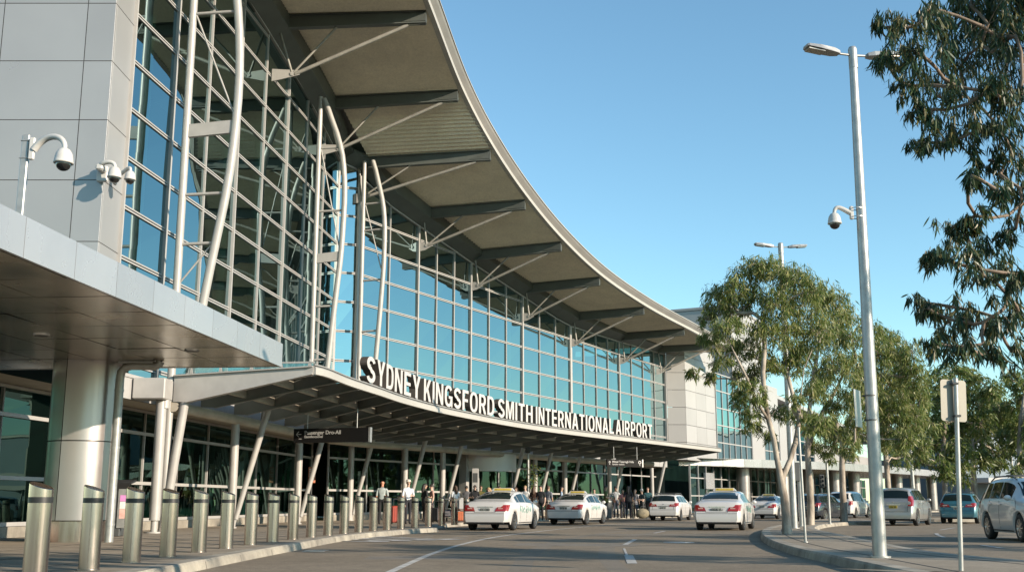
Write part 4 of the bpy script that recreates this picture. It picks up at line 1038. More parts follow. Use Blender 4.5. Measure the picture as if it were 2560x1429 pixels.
# camera on the near lamp post
z = atY(2148, 532, LB.y).z; q = V(LB.x-.085, LB.y, z); o = thing('security_camera', 'white dome security camera on a bracket half way up the near street lamp', 'security camera', q)
m = MB(); m.bbox(q+V(-.03, 0, 0), (.06, .07, .23), .012); m.build('mount_plate', WHITE, o, q)
for dz in (-.075, .075):
    m = MB(); m.lathe([(.103, dz-.008), (.103, dz+.008)], (LB.x-.015, LB.y, z), 16); m.build('clamp', GALV, o, q)
c = V(q.x-.325, LB.y, atY(2100, 556, LB.y).z); dome_camera(o, c, .225, q+V(-.05, 0, .0), (q+V(-.16, 0, .045), V(c.x+.02, c.y, c.z+.36)))
# sign seen edge-on behind the lamp post
z0, z1 = atY(2158, 1066, LB.y).z, atY(2158, 972, LB.y).z
q = V(LB.x-.17, LB.y, (z0+z1)/2); o = thing('road_sign', 'grey backed road sign strapped to the near street lamp', 'road sign', q)
m = MB(); m.bbox(q+V(.0, .12, 0), (.40, .015, z1-z0), .004, Matrix.Rotation(1.02, 3, 'Z')); m.bbox(q+V(-.07, .02, 0), (.02, .02, z1-z0), .004); m.build('sign_plate', GALV, o, q)
for dz in (-.2, .2):
    m = MB(); m.lathe([(.113, dz-.01), (.113, dz+.01)], (LB.x-.005, LB.y, q.z), 18); m.build('strap', DARKG, o, q)
# sign post near the camera: back of a plate
b = atz(2403, 1425, KZ); zt = atY(2390, 948, b.y).z
o = thing('road_sign', 'plain grey back of a rounded road sign on a slim post near the camera', 'road sign', b)
tp = V(atY(2389, 948, b.y).x, b.y, zt+.005); m = MB(); m.tube([b, tp], .031, 12); m.tube([tp, tp+UP*.01], .028, 12); m.build('post', GALV, o, b)
c = V(tp.x-.03, b.y+.05, (zt+atY(2390, 1052, b.y).z)/2); hh = zt-atY(2390, 1052, b.y).z
m = MB(); w = .185; hh = hh*.5; r = .04; pl = []
for cx, cy, a0 in ((w-r, hh-r, 0), (-w+r, hh-r, 90), (-w+r, -hh+r, 180), (w-r, -hh+r, 270)):
    for a in (0, 30, 60, 90): pl.append((cx+r*math.cos(math.radians(a0+a)), cy+r*math.sin(math.radians(a0+a))))
R = Matrix.Rotation(.16, 3, 'Z') @ Matrix.Rotation(.05, 3, 'Y')
m.plate([c+R @ V(x, 0, y) for x, y in pl], R @ V(0, 1, 0), .004); m.build('sign_plate', mat('sign_back', (.27, .255, .215), .5, .2, .05, 3), o, b)
m = MB()
for dz in (-hh*.75, hh*.8): m.bbox(V(tp.x-.02, b.y-.0, c.z+dz), (.085, .085, .03), .006)
m.build('bracket', DARKG, o, b)
# slim posts
def slim_post(name, label, base, h, r, lean=0., matp=GALV, group='slim sign posts on the island'):
    o = thing(name, label, 'post', base, 0, group); m = MB(); m.tube([base, base+V(lean, 0, h)], r, 10); m.lathe([(r*1.05, 0), (r*1.05, .02), (.001, .03)], base+V(lean, 0, h), 10); m.build('shaft', matp, o, base)
    m = MB(); m.lathe([(r*1.9, 0), (r*1.9, .025), (r, .03)], base, 12); m.build('base_collar', matp, o, base); return o
b = atz(2014, 1355, KZ); slim_post('sign_post', 'bare slim steel post in front of the first gum trunk on the island', b, atY(1998, 1070, b.y).z-KZ, .03, -.03)
b = atz(2004, 1315, KZ); o = slim_post('sign_post', 'thicker pale post with a small dark box sign, right behind the first gum trunk', b, atY(1998, 1165, b.y).z-KZ, .09)
m = MB(); m.bbox(b+V(-.1, -.12, 2.0), (.2, .06, .7), .02); m.build('sign_box', DARKG, o, b)
b = atz(2075, 1309, KZ); slim_post('sign_post', 'slim pale post between the second and third gum trunks', b, atY(2066, 1153, b.y).z-KZ, .055)
b = V(35.9, 83, 0); slim_post('sign_post', 'tall grey pole beside the blue hatchback', V(36.5, 88, 0), 4.6, .13, 0, GALV, 'far poles')
slim_post('sign_post', 'tall grey pole in front of the blue grey hall', V(44.2, 98, 0), 5.3, .12, -.1, GALV, 'far poles')
# traffic light far down the road
b = V(23.9, 86, KZ); o = thing('traffic_light', 'small black traffic light on a slim post behind the second gum trunk', 'traffic light', b); m = MB(); m.tube([b, b+UP*2.2], .05, 8); m.build('post', GALV, o, b)
m = MB(); m.bbox(b+V(0, -.12, 2.5), (.36, .25, 1.0), .04); hb = m.build('signal_head', DARKG, o, b)
m = MB()
for k in range(3): m.lathe([(.12, -.02), (.12, .12), (.1, .12), (.1, -.01), (.001, -.01)], b+V(0, -.25, 2.82-k*.31), 12, Matrix.Rotation(PI/2, 3, 'X'))
m.build('visor', DARKG, hb, b)
# ticket machine by the porch column
b = V(-10.35, 29.6, KZ); o = thing('ticket_machine', 'dark ticket machine with a pink and white poster beside the downpipe', 'ticket machine', b, .1)
m = MB(); m.bbox((-.12, 0, .68), (.36, .5, 1.36), .02); m.build('cabinet', DARKG, o)
m = MB(); m.plate([V(-.30, -.28, 1.36), V(.28, -.28, 1.36), V(.33, .1, 1.44), V(-.30, .1, 1.44)], V(0, 0, 1), .05); m.plate([V(-.30, -.30, 1.36), V(.26, -.30, 1.36), V(.2, -.26, 1.2), V(-.30, -.26, 1.2)], V(0, 1, 0), .03); m.build('hood', BLACKB, o)
m = MB(); m.bbox((.12, -.26, .74), (.30, .04, 1.05), .01); f_ = m.build('front_panel', GALV, o)
m = MB(); m.box((.13, -.283, .98), (.2, .004, .16)); m.build('poster', mat('poster_pink', (.62, .25, .52), .5, 0, .1, 9), f_)
m = MB(); m.box((.13, -.283, .80), (.2, .004, .18)); m.build('poster', mat('poster_white', (.72, .69, .66), .5, 0, .15, 12), f_)
m = MB(); m.box((.13, -.283, .58), (.2, .004, .24)); m.build('poster', mat('poster_peach', (.68, .42, .36), .5, 0, .2, 9), f_)
q = b+V(-.12, -.75, 0); o = thing('small_notice', 'small white notice with red lettering on a thin stake beside the ticket machine', 'notice', q); m = MB(); m.tube([q, q+UP*.78], .012, 6); m.build('stake', GALV, o, q)
m = MB(); m.bbox(q+V(0, -.02, .88), (.21, .02, .2), .008); n_ = m.build('notice_plate', WHITE, o, q); m = MB()
for k in range(4): m.box(q+V(0, -.033, .95-k*.035), (.15-.03*(k % 2), .002, .014))
m.build('notice_text', TAIL, n_, q)
# orange notice board on a stand by the glass
q = wA(52.2, -.2, KZ); o = thing('notice_board', 'orange red notice board with white lines of text standing against the shopfront', 'notice board', q); m = MB(); m.tube([q, q+UP*1.75], .03, 8); m.build('stand', DARKG, o, q)
m = MB(); m.bbox(q+V(0, 0, 2.15), (.34, .06, .75), .02, Matrix.Rotation(.35, 3, 'Z')); bo = m.build('board', mat('board_orange', (.42, .15, .075), .5, 0, .15, 6), o, q); m = MB()
for k in range(7): m.bar(q+V(-.12, -.08, 2.4-k*.08), q+V(.12-.05*(k % 3), -.0, 2.4-k*.08), .01, .028)
m.build('board_text', WHITE, bo, q)
# tall slim sign blade and litter bin near the door
q = V(-2.0, 60.5, KZ); o = thing('information_pylon', 'narrow white information pylon standing near the revolving door', 'information sign', q); m = MB(); m.bbox(q+UP*1.35, (.36, .14, 2.7), .02); m.build('pylon_panel', CLADW, o, q); m = MB(); m.box(q+V(0, -.075, 2.2), (.26, .006, .5)); m.box(q+V(0, -.075, 1.5), (.26, .006, .2)); m.build('pylon_print', DARKG, o, q)
q = V(5.35, 63, KZ); o = thing('litter_bin', 'dark litter bin on the footpath ahead of the second taxi', 'bin', q); m = MB(); m.lathe([(.27, 0), (.29, 1.0), (.3, 1.02), (.3, 1.06), (.2, 1.12), (.001, 1.12)], q, 16); m.build('bin_body', DARKG, o, q); m = MB(); m.lathe([(.302, .9), (.302, .98)], q, 16); m.build('bin_band', GALV, o, q)
# palm-like pot plant hanging on the light pole behind the taxis
q = V(.95, 65.3, KZ); o = thing('planted_pole', 'grey pole with a black floodlight on top and green foliage hanging at its side', 'pole', q); m = MB(); m.tube([q, q+UP*4.0], .07, 10); m.build('pole', GALV, o, q); m = MB(); m.bbox(q+V(0, -.05, 3.9), (.26, .3, .34), .03); m.build('floodlight', DARKG, o, q)
m = MB(); r_ = random.Random(8)
for k in range(150):
    c = q+V(.3+r_.gauss(0, .22), r_.gauss(0, .2), 2.45+r_.gauss(0, .38)); d = V(r_.gauss(0, 1), r_.gauss(0, 1), r_.gauss(-.3, .6)).normalized()*r_.uniform(.12, .24); w = d.cross(V(r_.random(), r_.random(), 1)).normalized()*.05
    m.quad(c, c+d*.5+w, c+d, c+d*.5-w)
m.build('foliage', LEAF_A, o, q, recalc=False)
# ------------------------------------------------------------------ cars: a lofted shell with lamps, glass, wheels
KINDS = {
 'sedan': dict(L=4.75, W=1.80, xs=[0, .05, .30, .85, 1.0, 1.35, 1.75, 2.2, 2.7, 3.05, 3.75, 4.2, 4.55, 4.70, 4.75], zt=[.82, .97, 1.06, 1.10, 1.14, 1.30, 1.40, 1.445, 1.44, 1.38, 1.04, .95, .84, .72, .60],
   belt=[(0, .93), (1, 1.0), (3.5, .96), (4.75, .8)], rg=(.98, 1.72), fg=(3.06, 3.72), sw=[(1.28, 1.62), (1.68, 2.42), (2.50, 3.25)], ax=(.98, 3.72), lamp=(.70, .93), lampw=.30),
 'wagon': dict(L=4.6, W=1.80, xs=[0, .04, .10, .28, .48, .8, 1.5, 2.3, 2.8, 3.55, 4.1, 4.42, 4.56, 4.6], zt=[.92, 1.0, 1.06, 1.30, 1.43, 1.475, 1.49, 1.48, 1.42, 1.05, .95, .83, .7, .58],
   belt=[(0, .98), (1, 1.0), (3.4, .97), (4.6, .8)], rg=(.10, .46), fg=(2.84, 3.52), sw=[(.5, 1.15), (1.22, 1.98), (2.06, 2.95)], ax=(.88, 3.52), lamp=(.80, 1.0), lampw=.34),
 'suv': dict(L=4.55, W=1.83, xs=[0, .05, .12, .30, .46, .8, 1.5, 2.3, 2.75, 3.45, 4.0, 4.35, 4.5, 4.55], zt=[1.02, 1.10, 1.16, 1.44, 1.58, 1.65, 1.68, 1.665, 1.60, 1.16, 1.07, .95, .8, .66],
   belt=[(0, 1.07), (1, 1.08), (3.3, 1.06), (4.55, .9)], rg=(.12, .44), fg=(2.80, 3.42), sw=[(.48, 1.1), (1.18, 1.95), (2.03, 2.9)], ax=(.86, 3.50), lamp=(.86, 1.30), lampw=.13),
 'van': dict(L=4.9, W=1.9, xs=[0, .04, .10, .22, .36, .8, 1.6, 2.6, 3.0, 3.8, 4.3, 4.7, 4.85, 4.9], zt=[1.05, 1.1, 1.2, 1.5, 1.66, 1.74, 1.77, 1.75, 1.68, 1.22, 1.08, .92, .78, .66],
   belt=[(0, 1.05), (1, 1.06), (3.4, 1.02), (4.9, .85)], rg=(.10, .36), fg=(3.05, 3.78), sw=[(.46, 1.3), (1.38, 2.3), (2.38, 3.2)], ax=(.95, 3.9), lamp=(.85, 1.12), lampw=.12),
}
def smooth_interp(x, xs, ys):
    return (interp(x-.05, xs, ys)+2*interp(x, xs, ys)+interp(x+.05, xs, ys))/4
def car(name, label, cat, loc, head, kind, paint, sign=False, decal=False, plate=PLATEM, plate_txt='CC CED', rack=False, group='cars and taxis on the forecourt roads', front=False, wheel_r=.325, dsc=1.):
    K = KINDS[kind]; L, W = K['L'], K['W']; root = thing(name, label, cat, loc, -head, group)
    # car space: x forward from the tail, y to the left, z up; turned so that forward is +Y of the empty
    T = Matrix(((0, -1, 0), (1, 0, 0), (0, 0, 1)))
    x_off = K['ax'][0]
    def P(x, y, z): return T @ V(x-x_off, y, z)
    bx_, bz_ = [b[0] for b in K['belt']], [b[1] for b in K['belt']]
    def ztop(x): return smooth_interp(x, K['xs'], K['zt'])
    def hw(x): return W/2*interp(x, [0, .04, .12, .3, .7, L-.8, L-.35, L-.12, L], [.84, .90, .945, .98, 1, 1, .95, .86, .74])
    def sill(x):
        z = .31 if x < K['ax'][0]-.5 or x > K['ax'][1]+.5 else .22
        for xa in K['ax']:
            d = abs(x-xa); ra = wheel_r+.055
            if d < ra: z = max(z, wheel_r-.01+math.sqrt(ra*ra-d*d))
        return z
    def lean(x, z):
        r = (.055 if z > .64 else .0)+max(0, z-.64)*.16
        f = max(0, (z-.75))*.45+(.0 if z > .3 else .04)
        return x+r*max(0, 1-x/.5)-f*max(0, 1-(L-x)/.5)
    def rear_x(z):
        if z > ztop(0)-.05:
            x = 0
            while x < 1.2 and ztop(x)-.03 < z: x += .01
            return lean(x, z)
        pts = section(0)[0]; zs_ = [p[1] for p in pts[:7]]; return interp(z, zs_, [lean(0, q) for q in zs_])
    def section(x):
        zt = ztop(x); w = hw(x); zb = min(interp(x, bx_, bz_), zt-.05); s = sill(x); c = max(0, min(1, (zt-zb-.05)/.34))
        y6 = w*(.90-.17*c); z6 = zt-.03-.03*c
        hs = [s, max(s+.02, .40), max(s+.04, .60), max(s+.06, .80), zb]
        ys_ = [w*.94, w*.985, w*1.0, w*.992, w*.955]
        if hs[4] < hs[3]+.02: hs[3] = hs[4]-.02
        if hs[3] < hs[2]+.02: hs[2] = max(s+.005, hs[3]-.02)
        pts = list(zip(ys_, hs))+[(lerp(w*.955, y6, .08), lerp(zb, z6, .08)), (y6, z6), (y6*.86, zt-.012), (y6*.45, zt), (0, zt+.004)]
        return pts, y6, z6, zb
    xs = sorted(set([0, .015, .04]+[round(.07*k, 3) for k in range(1, int(L/.07)+1)]+[L-.03, L]))
    xs = [x for x in xs if x <= L]
    M_ = 10; m = MB(); vs = []; n2 = 2*M_-1
    for x in xs:
        pts, *_ = section(x)
        row = [(y, z) for y, z in pts]+[(-y, z) for y, z in pts[-2::-1]]
        vs += [P(lean(x, z), y, z) for y, z in row]
    fs = [(i*n2+j, i*n2+j+1, (i+1)*n2+j+1, (i+1)*n2+j) for i in range(len(xs)-1) for j in range(n2-1)]
    m._add(vs, fs, 0, True)
    m._add(vs, [((i+1)*n2, (i+1)*n2+n2-1, i*n2+n2-1, i*n2) for i in range(len(xs)-1)], 1, False)
    for i in (0, len(xs)-1):
        b0 = i*n2
        m._add(vs[b0:b0+n2], [(j, j+1, n2-2-j, n2-1-j) for j in range(M_-2)]+[(M_-2, M_-1, M_)], 0, True)
    # panel gaps: door lines, boot lid, bumper line
    def side(x, f, off=.006, sg=1):
        pts, y6, z6, zb = section(x); zz = f
        ys_, zs_ = [p[0] for p in pts[:7]], [p[1] for p in pts[:7]]
        y = interp(zz, zs_, ys_); return P(lean(x, zz), sg*(y+off), zz)
    def strip(pts, w=.012):
        for a, b in zip(pts, pts[1:]): m.bar(a, b, w, w, UP, 1)
    for sg in (1, -1):
        for xd in (K['sw'][1][0]-.03, K['sw'][2][0]-.04, K['fg'][1]-.12):
            zb = section(xd)[3]; z0 = max(.32, sill(xd)+.02); strip([side(xd, lerp(z0, zb, t/5), .0, sg) for t in range(6)], .010)
        strip([side(lerp(K['ax'][0]+.5, K['ax'][1]-.5, t/8), .27, .002, sg) for t in range(9)], .03)
    def rear(y, z, off=.0):
        w = hw(0)*.99; f = 1-min(1, abs(y)/w); return P(rear_x(z)-off, y, z)
    wl = hw(0)
    zl = K['lamp']; zdk = ztop(.02)
    if kind in ('sedan',):
        strip([rear(wl*.62*s, z, .0) for s, z in ((-1, .98*zdk), (-.86, .66), (.86, .66), (1, .98*zdk))], .010)
    else: strip([rear(wl*.84*s, z, .0) for s, z in ((-1, zdk), (-.95, .62), (.95, .62), (1, zdk))], .010)
    strip([rear(wl*.97*s, .615, .0) for s in (-1, -.5, 0, .5, 1)], .012)
    m.bbox(P(.05, 0, .30), tuple(abs(v) for v in (T @ V(.06, W*.80, .13))), .02, None, 1)
    body = m.build('body', [paint, UNDER], root)
    # glass
    def top(x, y):
        pts, y6, z6, zb = section(x); q = min(1, abs(y)/max(y6, .01)); return P(lean(x, ztop(x)), y, ztop(x)+.004-(ztop(x)-z6)*q**2.4)
    def patch(name, xa, xb, wa, wb, nrm_sign, matg, par):
        q = MB(); nx, ny = 7, 8; vv = []
        for i in range(nx+1):
            x = lerp(xa, xb, i/nx)
            for j in range(ny+1):
                y6 = section(x)[1]; y = lerp(-1, 1, j/ny)*lerp(wa, wb, i/nx)*y6; vv.append(top(x, y))
        dx = (T @ V(nrm_sign*.7, 0, .7)).normalized()*.02
        vv = [p+dx for p in vv]
        q._add(vv, [(i*(ny+1)+j, i*(ny+1)+j+1, (i+1)*(ny+1)+j+1, (i+1)*(ny+1)+j) for i in range(nx) for j in range(ny)], 0, True)
        return q.build(name, matg, par, recalc=False)
    patch('rear_window', K['rg'][0]+.03, K['rg'][1]-.03, .88 if kind == 'sedan' else .93, .93, -1, CARGLASS, root)
    patch('windscreen', K['fg'][0], K['fg'][1]-.03, .94, .90, 1, CARGLASS, root)
    for sg in (1, -1):
        for xa, xb in K['sw']:
            q = MB(); vv = []; n = 8
            for i in range(n+1):
                x = lerp(xa, xb, i/n); pts, y6, z6, zb = section(x); wb_ = hw(x)*.955
                hi = .90
                for fz in (.10, .5, hi):
                    z = lerp(zb, z6, fz); y = lerp(wb_, y6, fz); vv.append(P(lean(x, z), sg*(y+.007), z))
            q._add(vv, [(i*3+j, i*3+3+j, i*3+4+j, i*3+1+j) for i in range(n) for j in range(2)], 0, True); q.build('side_window', CARGLASS, root, recalc=False)
    # tail lamps wrap the corners
    lw = K['lampw']
    for sg in (1, -1):
        q = MB(); zz = [zl[0], (zl[0]+zl[1])/2, zl[1]]; rows = []
        for z in zz:
            t = (z-zl[0])/(zl[1]-zl[0]); wi = wl-lw*(1.0 if kind == 'van' or kind == 'suv' else lerp(1.25, .85, t)); sb = lerp(.14, .32, t)
            x0_ = rear_x(z)
            ysz = lambda x: interp(z, [p[1] for p in section(x)[0][:7]], [p[0] for p in section(x)[0][:7]])
            r = [P(x0_-.016, sg*wi, z), P(x0_-.016, sg*ysz(max(.0, x0_))*.95, z), P(x0_+.012, sg*(ysz(max(.02, x0_+.02))+.010), z)]
            for x in (.06, .14, sb):
                x = x+max(0, x0_-.09); r.append(P(lean(x, z), sg*(ysz(x)+.012), z))
            rows.append(r)
        nn_ = len(rows[0]); vv = [p for r in rows for p in r]
        q._add(vv, [(i*nn_+j, i*nn_+j+1, (i+1)*nn_+j+1, (i+1)*nn_+j) for i in range(2) for j in range(nn_-1)], 0, True)
        tl = q.build('tail_light', TAIL, root, recalc=False)
        q = MB(); zc = lerp(zl[0], zl[1], .42); q.bar(P(rear_x(zc)-.021, sg*(wl-lw*.85), zc), P(rear_x(zc)-.021, sg*wl*.90, zc), .008, (zl[1]-zl[0])*.18, UP); q.build('reversing_lens', TAILW, tl, recalc=False)
    # plate, trim, badge
    zp = (zl[0]+zl[1])/2-.06 if kind == 'sedan' else (.82 if kind == 'suv' else .72)
    q = MB(); a = rear(0, zp, .016); sz = T @ V(.012, .37, .13); q.bbox(a, tuple(abs(v) for v in sz), .003); pp = q.build('number_plate', plate, root)
    M = Matrix.Translation(a+T @ V(-.009, 0, -.037)) @ (T @ Matrix(((0, 0, -1), (-1, 0, 0), (0, 1, 0)))).to_4x4()
    me = text_mesh(plate_txt, .105, .001, .003, 1., 'CENTER'); me.transform(M); me.materials.clear(); me.materials.append(SEAM); me.name = 'plate_text'; to = bpy.data.objects.new('plate_text', me); COL.objects.link(to); to.parent = pp
    q = MB(); q.bar(rear(-.30, zp+.10, .014), rear(.30, zp+.10, .014), .02, .022, UP); q.lathe([(.035, -.004), (.035, .004), (.001, .005)], rear(0, min(zl[1]+.03, zdk-.05), .012), 12, T @ Matrix.Rotation(PI/2, 3, 'Y')); q.build('trim_strip', CHROME, root)
    # mirrors, handles
    for sg in (1, -1):
        q = MB(); xm = K['fg'][1]-.35; zb = section(xm)[3]; q.sphere(P(xm, sg*(W/2+.08), zb+.07), (.10, .075, .075), 10, 6); q.bar(P(xm+.02, sg*(W/2-.06), zb+.02), P(xm, sg*(W/2+.05), zb+.05), .05, .03); q.build('mirror', paint, root)
        for xd in (K['sw'][1][0]+.10, K['sw'][2][0]+.10):
            q = MB(); zb = section(xd)[3]; c = side(xd, zb-.10, .018, sg); q.bbox(c, tuple(abs(v) for v in (T @ V(.19, .03, .026))), .008); q.build('door_handle', CHROME if kind == 'suv' else paint, root)
    # wheels
    for xa in K['ax']:
        for sg in (1, -1):
            c = P(xa, sg*(W/2-.115), wheel_r); Rw = (T @ Matrix.Rotation(-sg*PI/2, 3, 'X'))
            q = MB(); r = wheel_r; q.lathe([(r*.62, -.10), (r*.93, -.10), (r, -.07), (r, .07), (r*.93, .10), (r*.66, .105), (r*.62, .08)], c, 26, Rw, sharp=False); wh = q.build('wheel', RUBBER, root, recalc=True)
            q = MB(); q.lathe([(r*.66, .10), (r*.60, .095), (r*.56, .05), (r*.10, .05)], c, 26, Rw); q.lathe([(r*.13, .09), (.001, .095)], c, 12, Rw)
            for k in range(9):
                t = 2*PI*k/9; a = c+Rw @ V(math.cos(t)*r*.10, math.sin(t)*r*.10, .088); b = c+Rw @ V(math.cos(t)*r*.60, math.sin(t)*r*.60, .088); q.bar(a, b, .034, .02, Rw @ V(0, 0, 1))
            ri = q.build('rim', RIM, wh)
            q = MB(); q.lathe([(r*.57, .045), (.001, .045)], c, 20, Rw); q.build('brake_disc', UNDER, wh)
    # front end: lamps, grille
    q = MB(); zf = .70 if kind != 'suv' else .86
    def frontp(y, z, off=.012): return P(lean(L, z)+off-abs(y)/(W/2)*.0, y, z)
    wf = hw(L)
    for sg in (1, -1):
        q = MB(); rows = []
        for z, i0 in ((zf-.07, .55), (zf+.02, .42), (zf+.09, .50)):
            r = [frontp(sg*wf*i0, z), frontp(sg*wf*.97, z)]
            for x in (L-.04, L-.14, L-.28, L-.42):
                pts = section(x)[0]; y = interp(z, [p[1] for p in pts[:5]], [p[0] for p in pts[:5]]); r.append(P(lean(x, z), sg*(y+.012), z))
            rows.append(r)
        nn_ = len(rows[0]); q._add([p for r in rows for p in r], [(i*nn_+j, i*nn_+j+1, (i+1)*nn_+j+1, (i+1)*nn_+j) for i in range(2) for j in range(nn_-1)], 0, True); q.build('headlight', HEADL, root, recalc=False)
    q = MB()
    for z in (zf-.04, zf+.02, zf+.08): q.bar(frontp(-wf*.40, z), frontp(wf*.40, z), .03, .025, UP)
    q.build('grille', CHROME, root)
    q = MB(); q.bbox(P(L-.01, 0, .42), tuple(abs(v) for v in (T @ V(.05, W*.62, .16))), .03); q.build('lower_intake', UNDER, root)
    if sign:
        zr = ztop((K['rg'][1]+K['fg'][0])/2+.1); xc = lerp(K['rg'][1], K['fg'][0], .42)
        q = MB(); prof = [(-.10, 0), (.10, 0), (.055, .12), (-.055, .12)]
        vv = [P(xc+x, y*(1-.22*(z > 0)), zr+.008+z) for y in (-.46, .46) for x, z in prof]
        q._add(vv, [(0, 1, 2, 3), (7, 6, 5, 4), (0, 4, 5, 1), (1, 5, 6, 2), (2, 6, 7, 3), (3, 7, 4, 0)]); rs = q.build('taxi_sign', WHITE, root)
        q = MB(); z0_ = zr+.075
        q.plate([P(xc-.098, -.34, zr+.03), P(xc-.098, .34, zr+.03), P(xc-.064, .33, zr+.11), P(xc-.064, -.33, zr+.11)], T @ V(-.95, 0, .3), .006)
        q.bbox(P(xc-.088, -.05, zr+.07), tuple(abs(v) for v in (T @ V(.03, .60, .07))), .006); q.build('sign_panel', YELLOW, rs)
    if rack:
        for sg in (1, -1):
            q = MB(); pts = [P(lean(x, ztop(x)), sg*section(x)[1]*.88, ztop(x)+(.05 if 0 < i < 6 else .005)) for i, x in enumerate([lerp(K['rg'][1]+.1, K['fg'][0]-.1, k/6) for k in range(7)])]; q.tube(pts, .018, 8); q.build('roof_rail', DARKG, root)
    if rack == 'bars':
        for fx in (.25, .7):
            q = MB(); x = lerp(K['rg'][1], K['fg'][0], fx); y6 = section(x)[1]; q.bar(P(x, -y6*.98, ztop(x)+.075), P(x, y6*.98, ztop(x)+.075), .06, .03, UP); q.build('roof_bar', DARKG, root)
    if decal:
        r_ = random.Random(int(loc[1]*10))
        for sg in (1, -1):
            q = MB(); x = K['ax'][0]+.62
            for g_ in range(7):
                w_ = r_.uniform(.13, .2)
                for k in range(4):
                    x0 = x+r_.uniform(0, w_*.6); z0 = .62+r_.uniform(0, .16); ww = r_.uniform(.03, .08); h_ = r_.uniform(.05, .14)
                    q.quad(side(x0, z0, .006, sg), side(x0+ww, z0, .006, sg), side(x0+ww, z0+h_, .006, sg), side(x0+.01, z0+h_, .006, sg))
                x += w_+.05
            q.build('door_lettering', GREEN, root, recalc=False)
    return root
def car_at(px, py, deg, side_y=.785, **k):
    """px, py: where the rear right tyre meets the road"""
    p = atz(px, py, 0); h = math.radians(deg); right = V(math.cos(h), -math.sin(h), 0)
    W = KINDS[k['kind']]['W']; c = p-right*(W/2-.02); return car(loc=(c.x, c.y, 0), head=h, **k)
car_at(1288, 1324.5, 17, name='taxi', cat='taxi', label='white sedan taxi with yellow roof sign, pulled in beside the last kerb bollards', kind='sedan', paint=P_WHITE, sign=True, decal=True, plate_txt='CC CED')
car_at(1469, 1310.3, 21, name='taxi', cat='taxi', label='white sedan taxi with green side lettering, directly ahead of the kerbside taxi', kind='sedan', paint=P_WHITE, sign=True, decal=True, plate_txt='CCE 10')
car_at(1704, 1300.5, 20, name='station_wagon', cat='car', label='white station wagon with roof bars parked beside the far bollards', kind='wagon', paint=P_WHITE, rack='bars', plate_txt='ACE 31')
car_at(1862, 1324.3, 19, name='taxi', cat='taxi', label='white sedan taxi driving in the middle lane beside the island kerb', kind='sedan', paint=P_WHITE, sign=True, decal=True, plate_txt='XXUK CU')
car_at(1948, 1296.0, 25, name='taxi', cat='taxi', label='smaller distant white sedan taxi half hidden by the first gum trunk', kind='sedan', paint=P_WHITE, sign=True, plate_txt='CU 31')
car_at(2065, 1301.5, 38, name='parked_car', cat='car', label='black hatchback with one lit red tail lamp behind the island trunks', kind='wagon', paint=P_BLACK, rack=True, plate_txt='BL 20')
car_at(2142, 1293.5, 33, name='van', cat='van', label='white people carrier between the black hatchback and the lamp post', kind='van', paint=P_WHITE, plate_txt='VN 22')
car_at(2297, 1313, 31, name='parked_car', cat='car', label='silver four wheel drive with yellow number plate behind the lamp post', kind='suv', paint=P_SILVER, plate=PLATEY, plate_txt='CR 55', wheel_r=.35)
car_at(2449, 1307.5, 28, name='parked_car', cat='car', label='teal blue hatchback with red tail lamps on the far road', kind='wagon', paint=P_BLUE, rack=True, plate_txt='BY 15')
# the white four wheel drive comes towards the camera
p = atz(2472, 1346, 0); h = math.radians(186); right = V(math.cos(h), -math.sin(h), 0); c = p-right*(KINDS['suv']['W']/2-.03)
car(name='parked_car', cat='car', label='white four wheel drive facing the camera, cut by the edge of the photo', loc=(c.x, c.y, 0), head=h, kind='suv', paint=P_WHITE, rack='bars', plate_txt='WH 40', wheel_r=.36)
# ------------------------------------------------------------------ people: one skinned surface each
def skin_mesh(vs, es, rs, root=0, levels=2):
    me = bpy.data.meshes.new('skel'); me.from_pydata([tuple(v) for v in vs], es, []); ob = bpy.data.objects.new('skel', me); COL.objects.link(ob)
    mo = ob.modifiers.new('s', 'SKIN'); mo.use_smooth_shade = True; mo.branch_smoothing = .6
    sv = me.skin_vertices[0].data
    for i, r in enumerate(rs):
        sv[i].radius = r if isinstance(r, tuple) else (r, r); sv[i].use_root = (i == root)
    sb = ob.modifiers.new('d', 'SUBSURF'); sb.levels = sb.render_levels = levels
    dg = bpy.context.evaluated_depsgraph_get(); dg.update()
    out = bpy.data.meshes.new_from_object(ob.evaluated_get(dg)); bpy.data.objects.remove(ob); bpy.data.meshes.remove(me)
    return out
SKINM = {k: mat('skin_'+k, c, .55, 0, .06, 12) for k, c in (('pale', (.55, .36, .27)), ('tan', (.40, .25, .17)), ('brown', (.22, .12, .08)), ('ruddy', (.55, .26, .16)))}
CLOTH = {}
def cloth(c):
    k = 'cloth_%02d%02d%02d' % tuple(int(x*99) for x in c)
    if k not in CLOTH: CLOTH[k] = mat(k, c, .9, 0, .18, 9, .3, 60)
    return CLOTH[k]
HAIRM = {k: mat('hair_'+k, c, .6, 0, .3, 25) for k, c in (('dark', (.02, .015, .012)), ('brown', (.07, .04, .022)), ('grey', (.3, .28, .26)), ('fair', (.33, .22, .11)))}
EYEM = mat('eye_dark', (.02, .015, .015), .3)
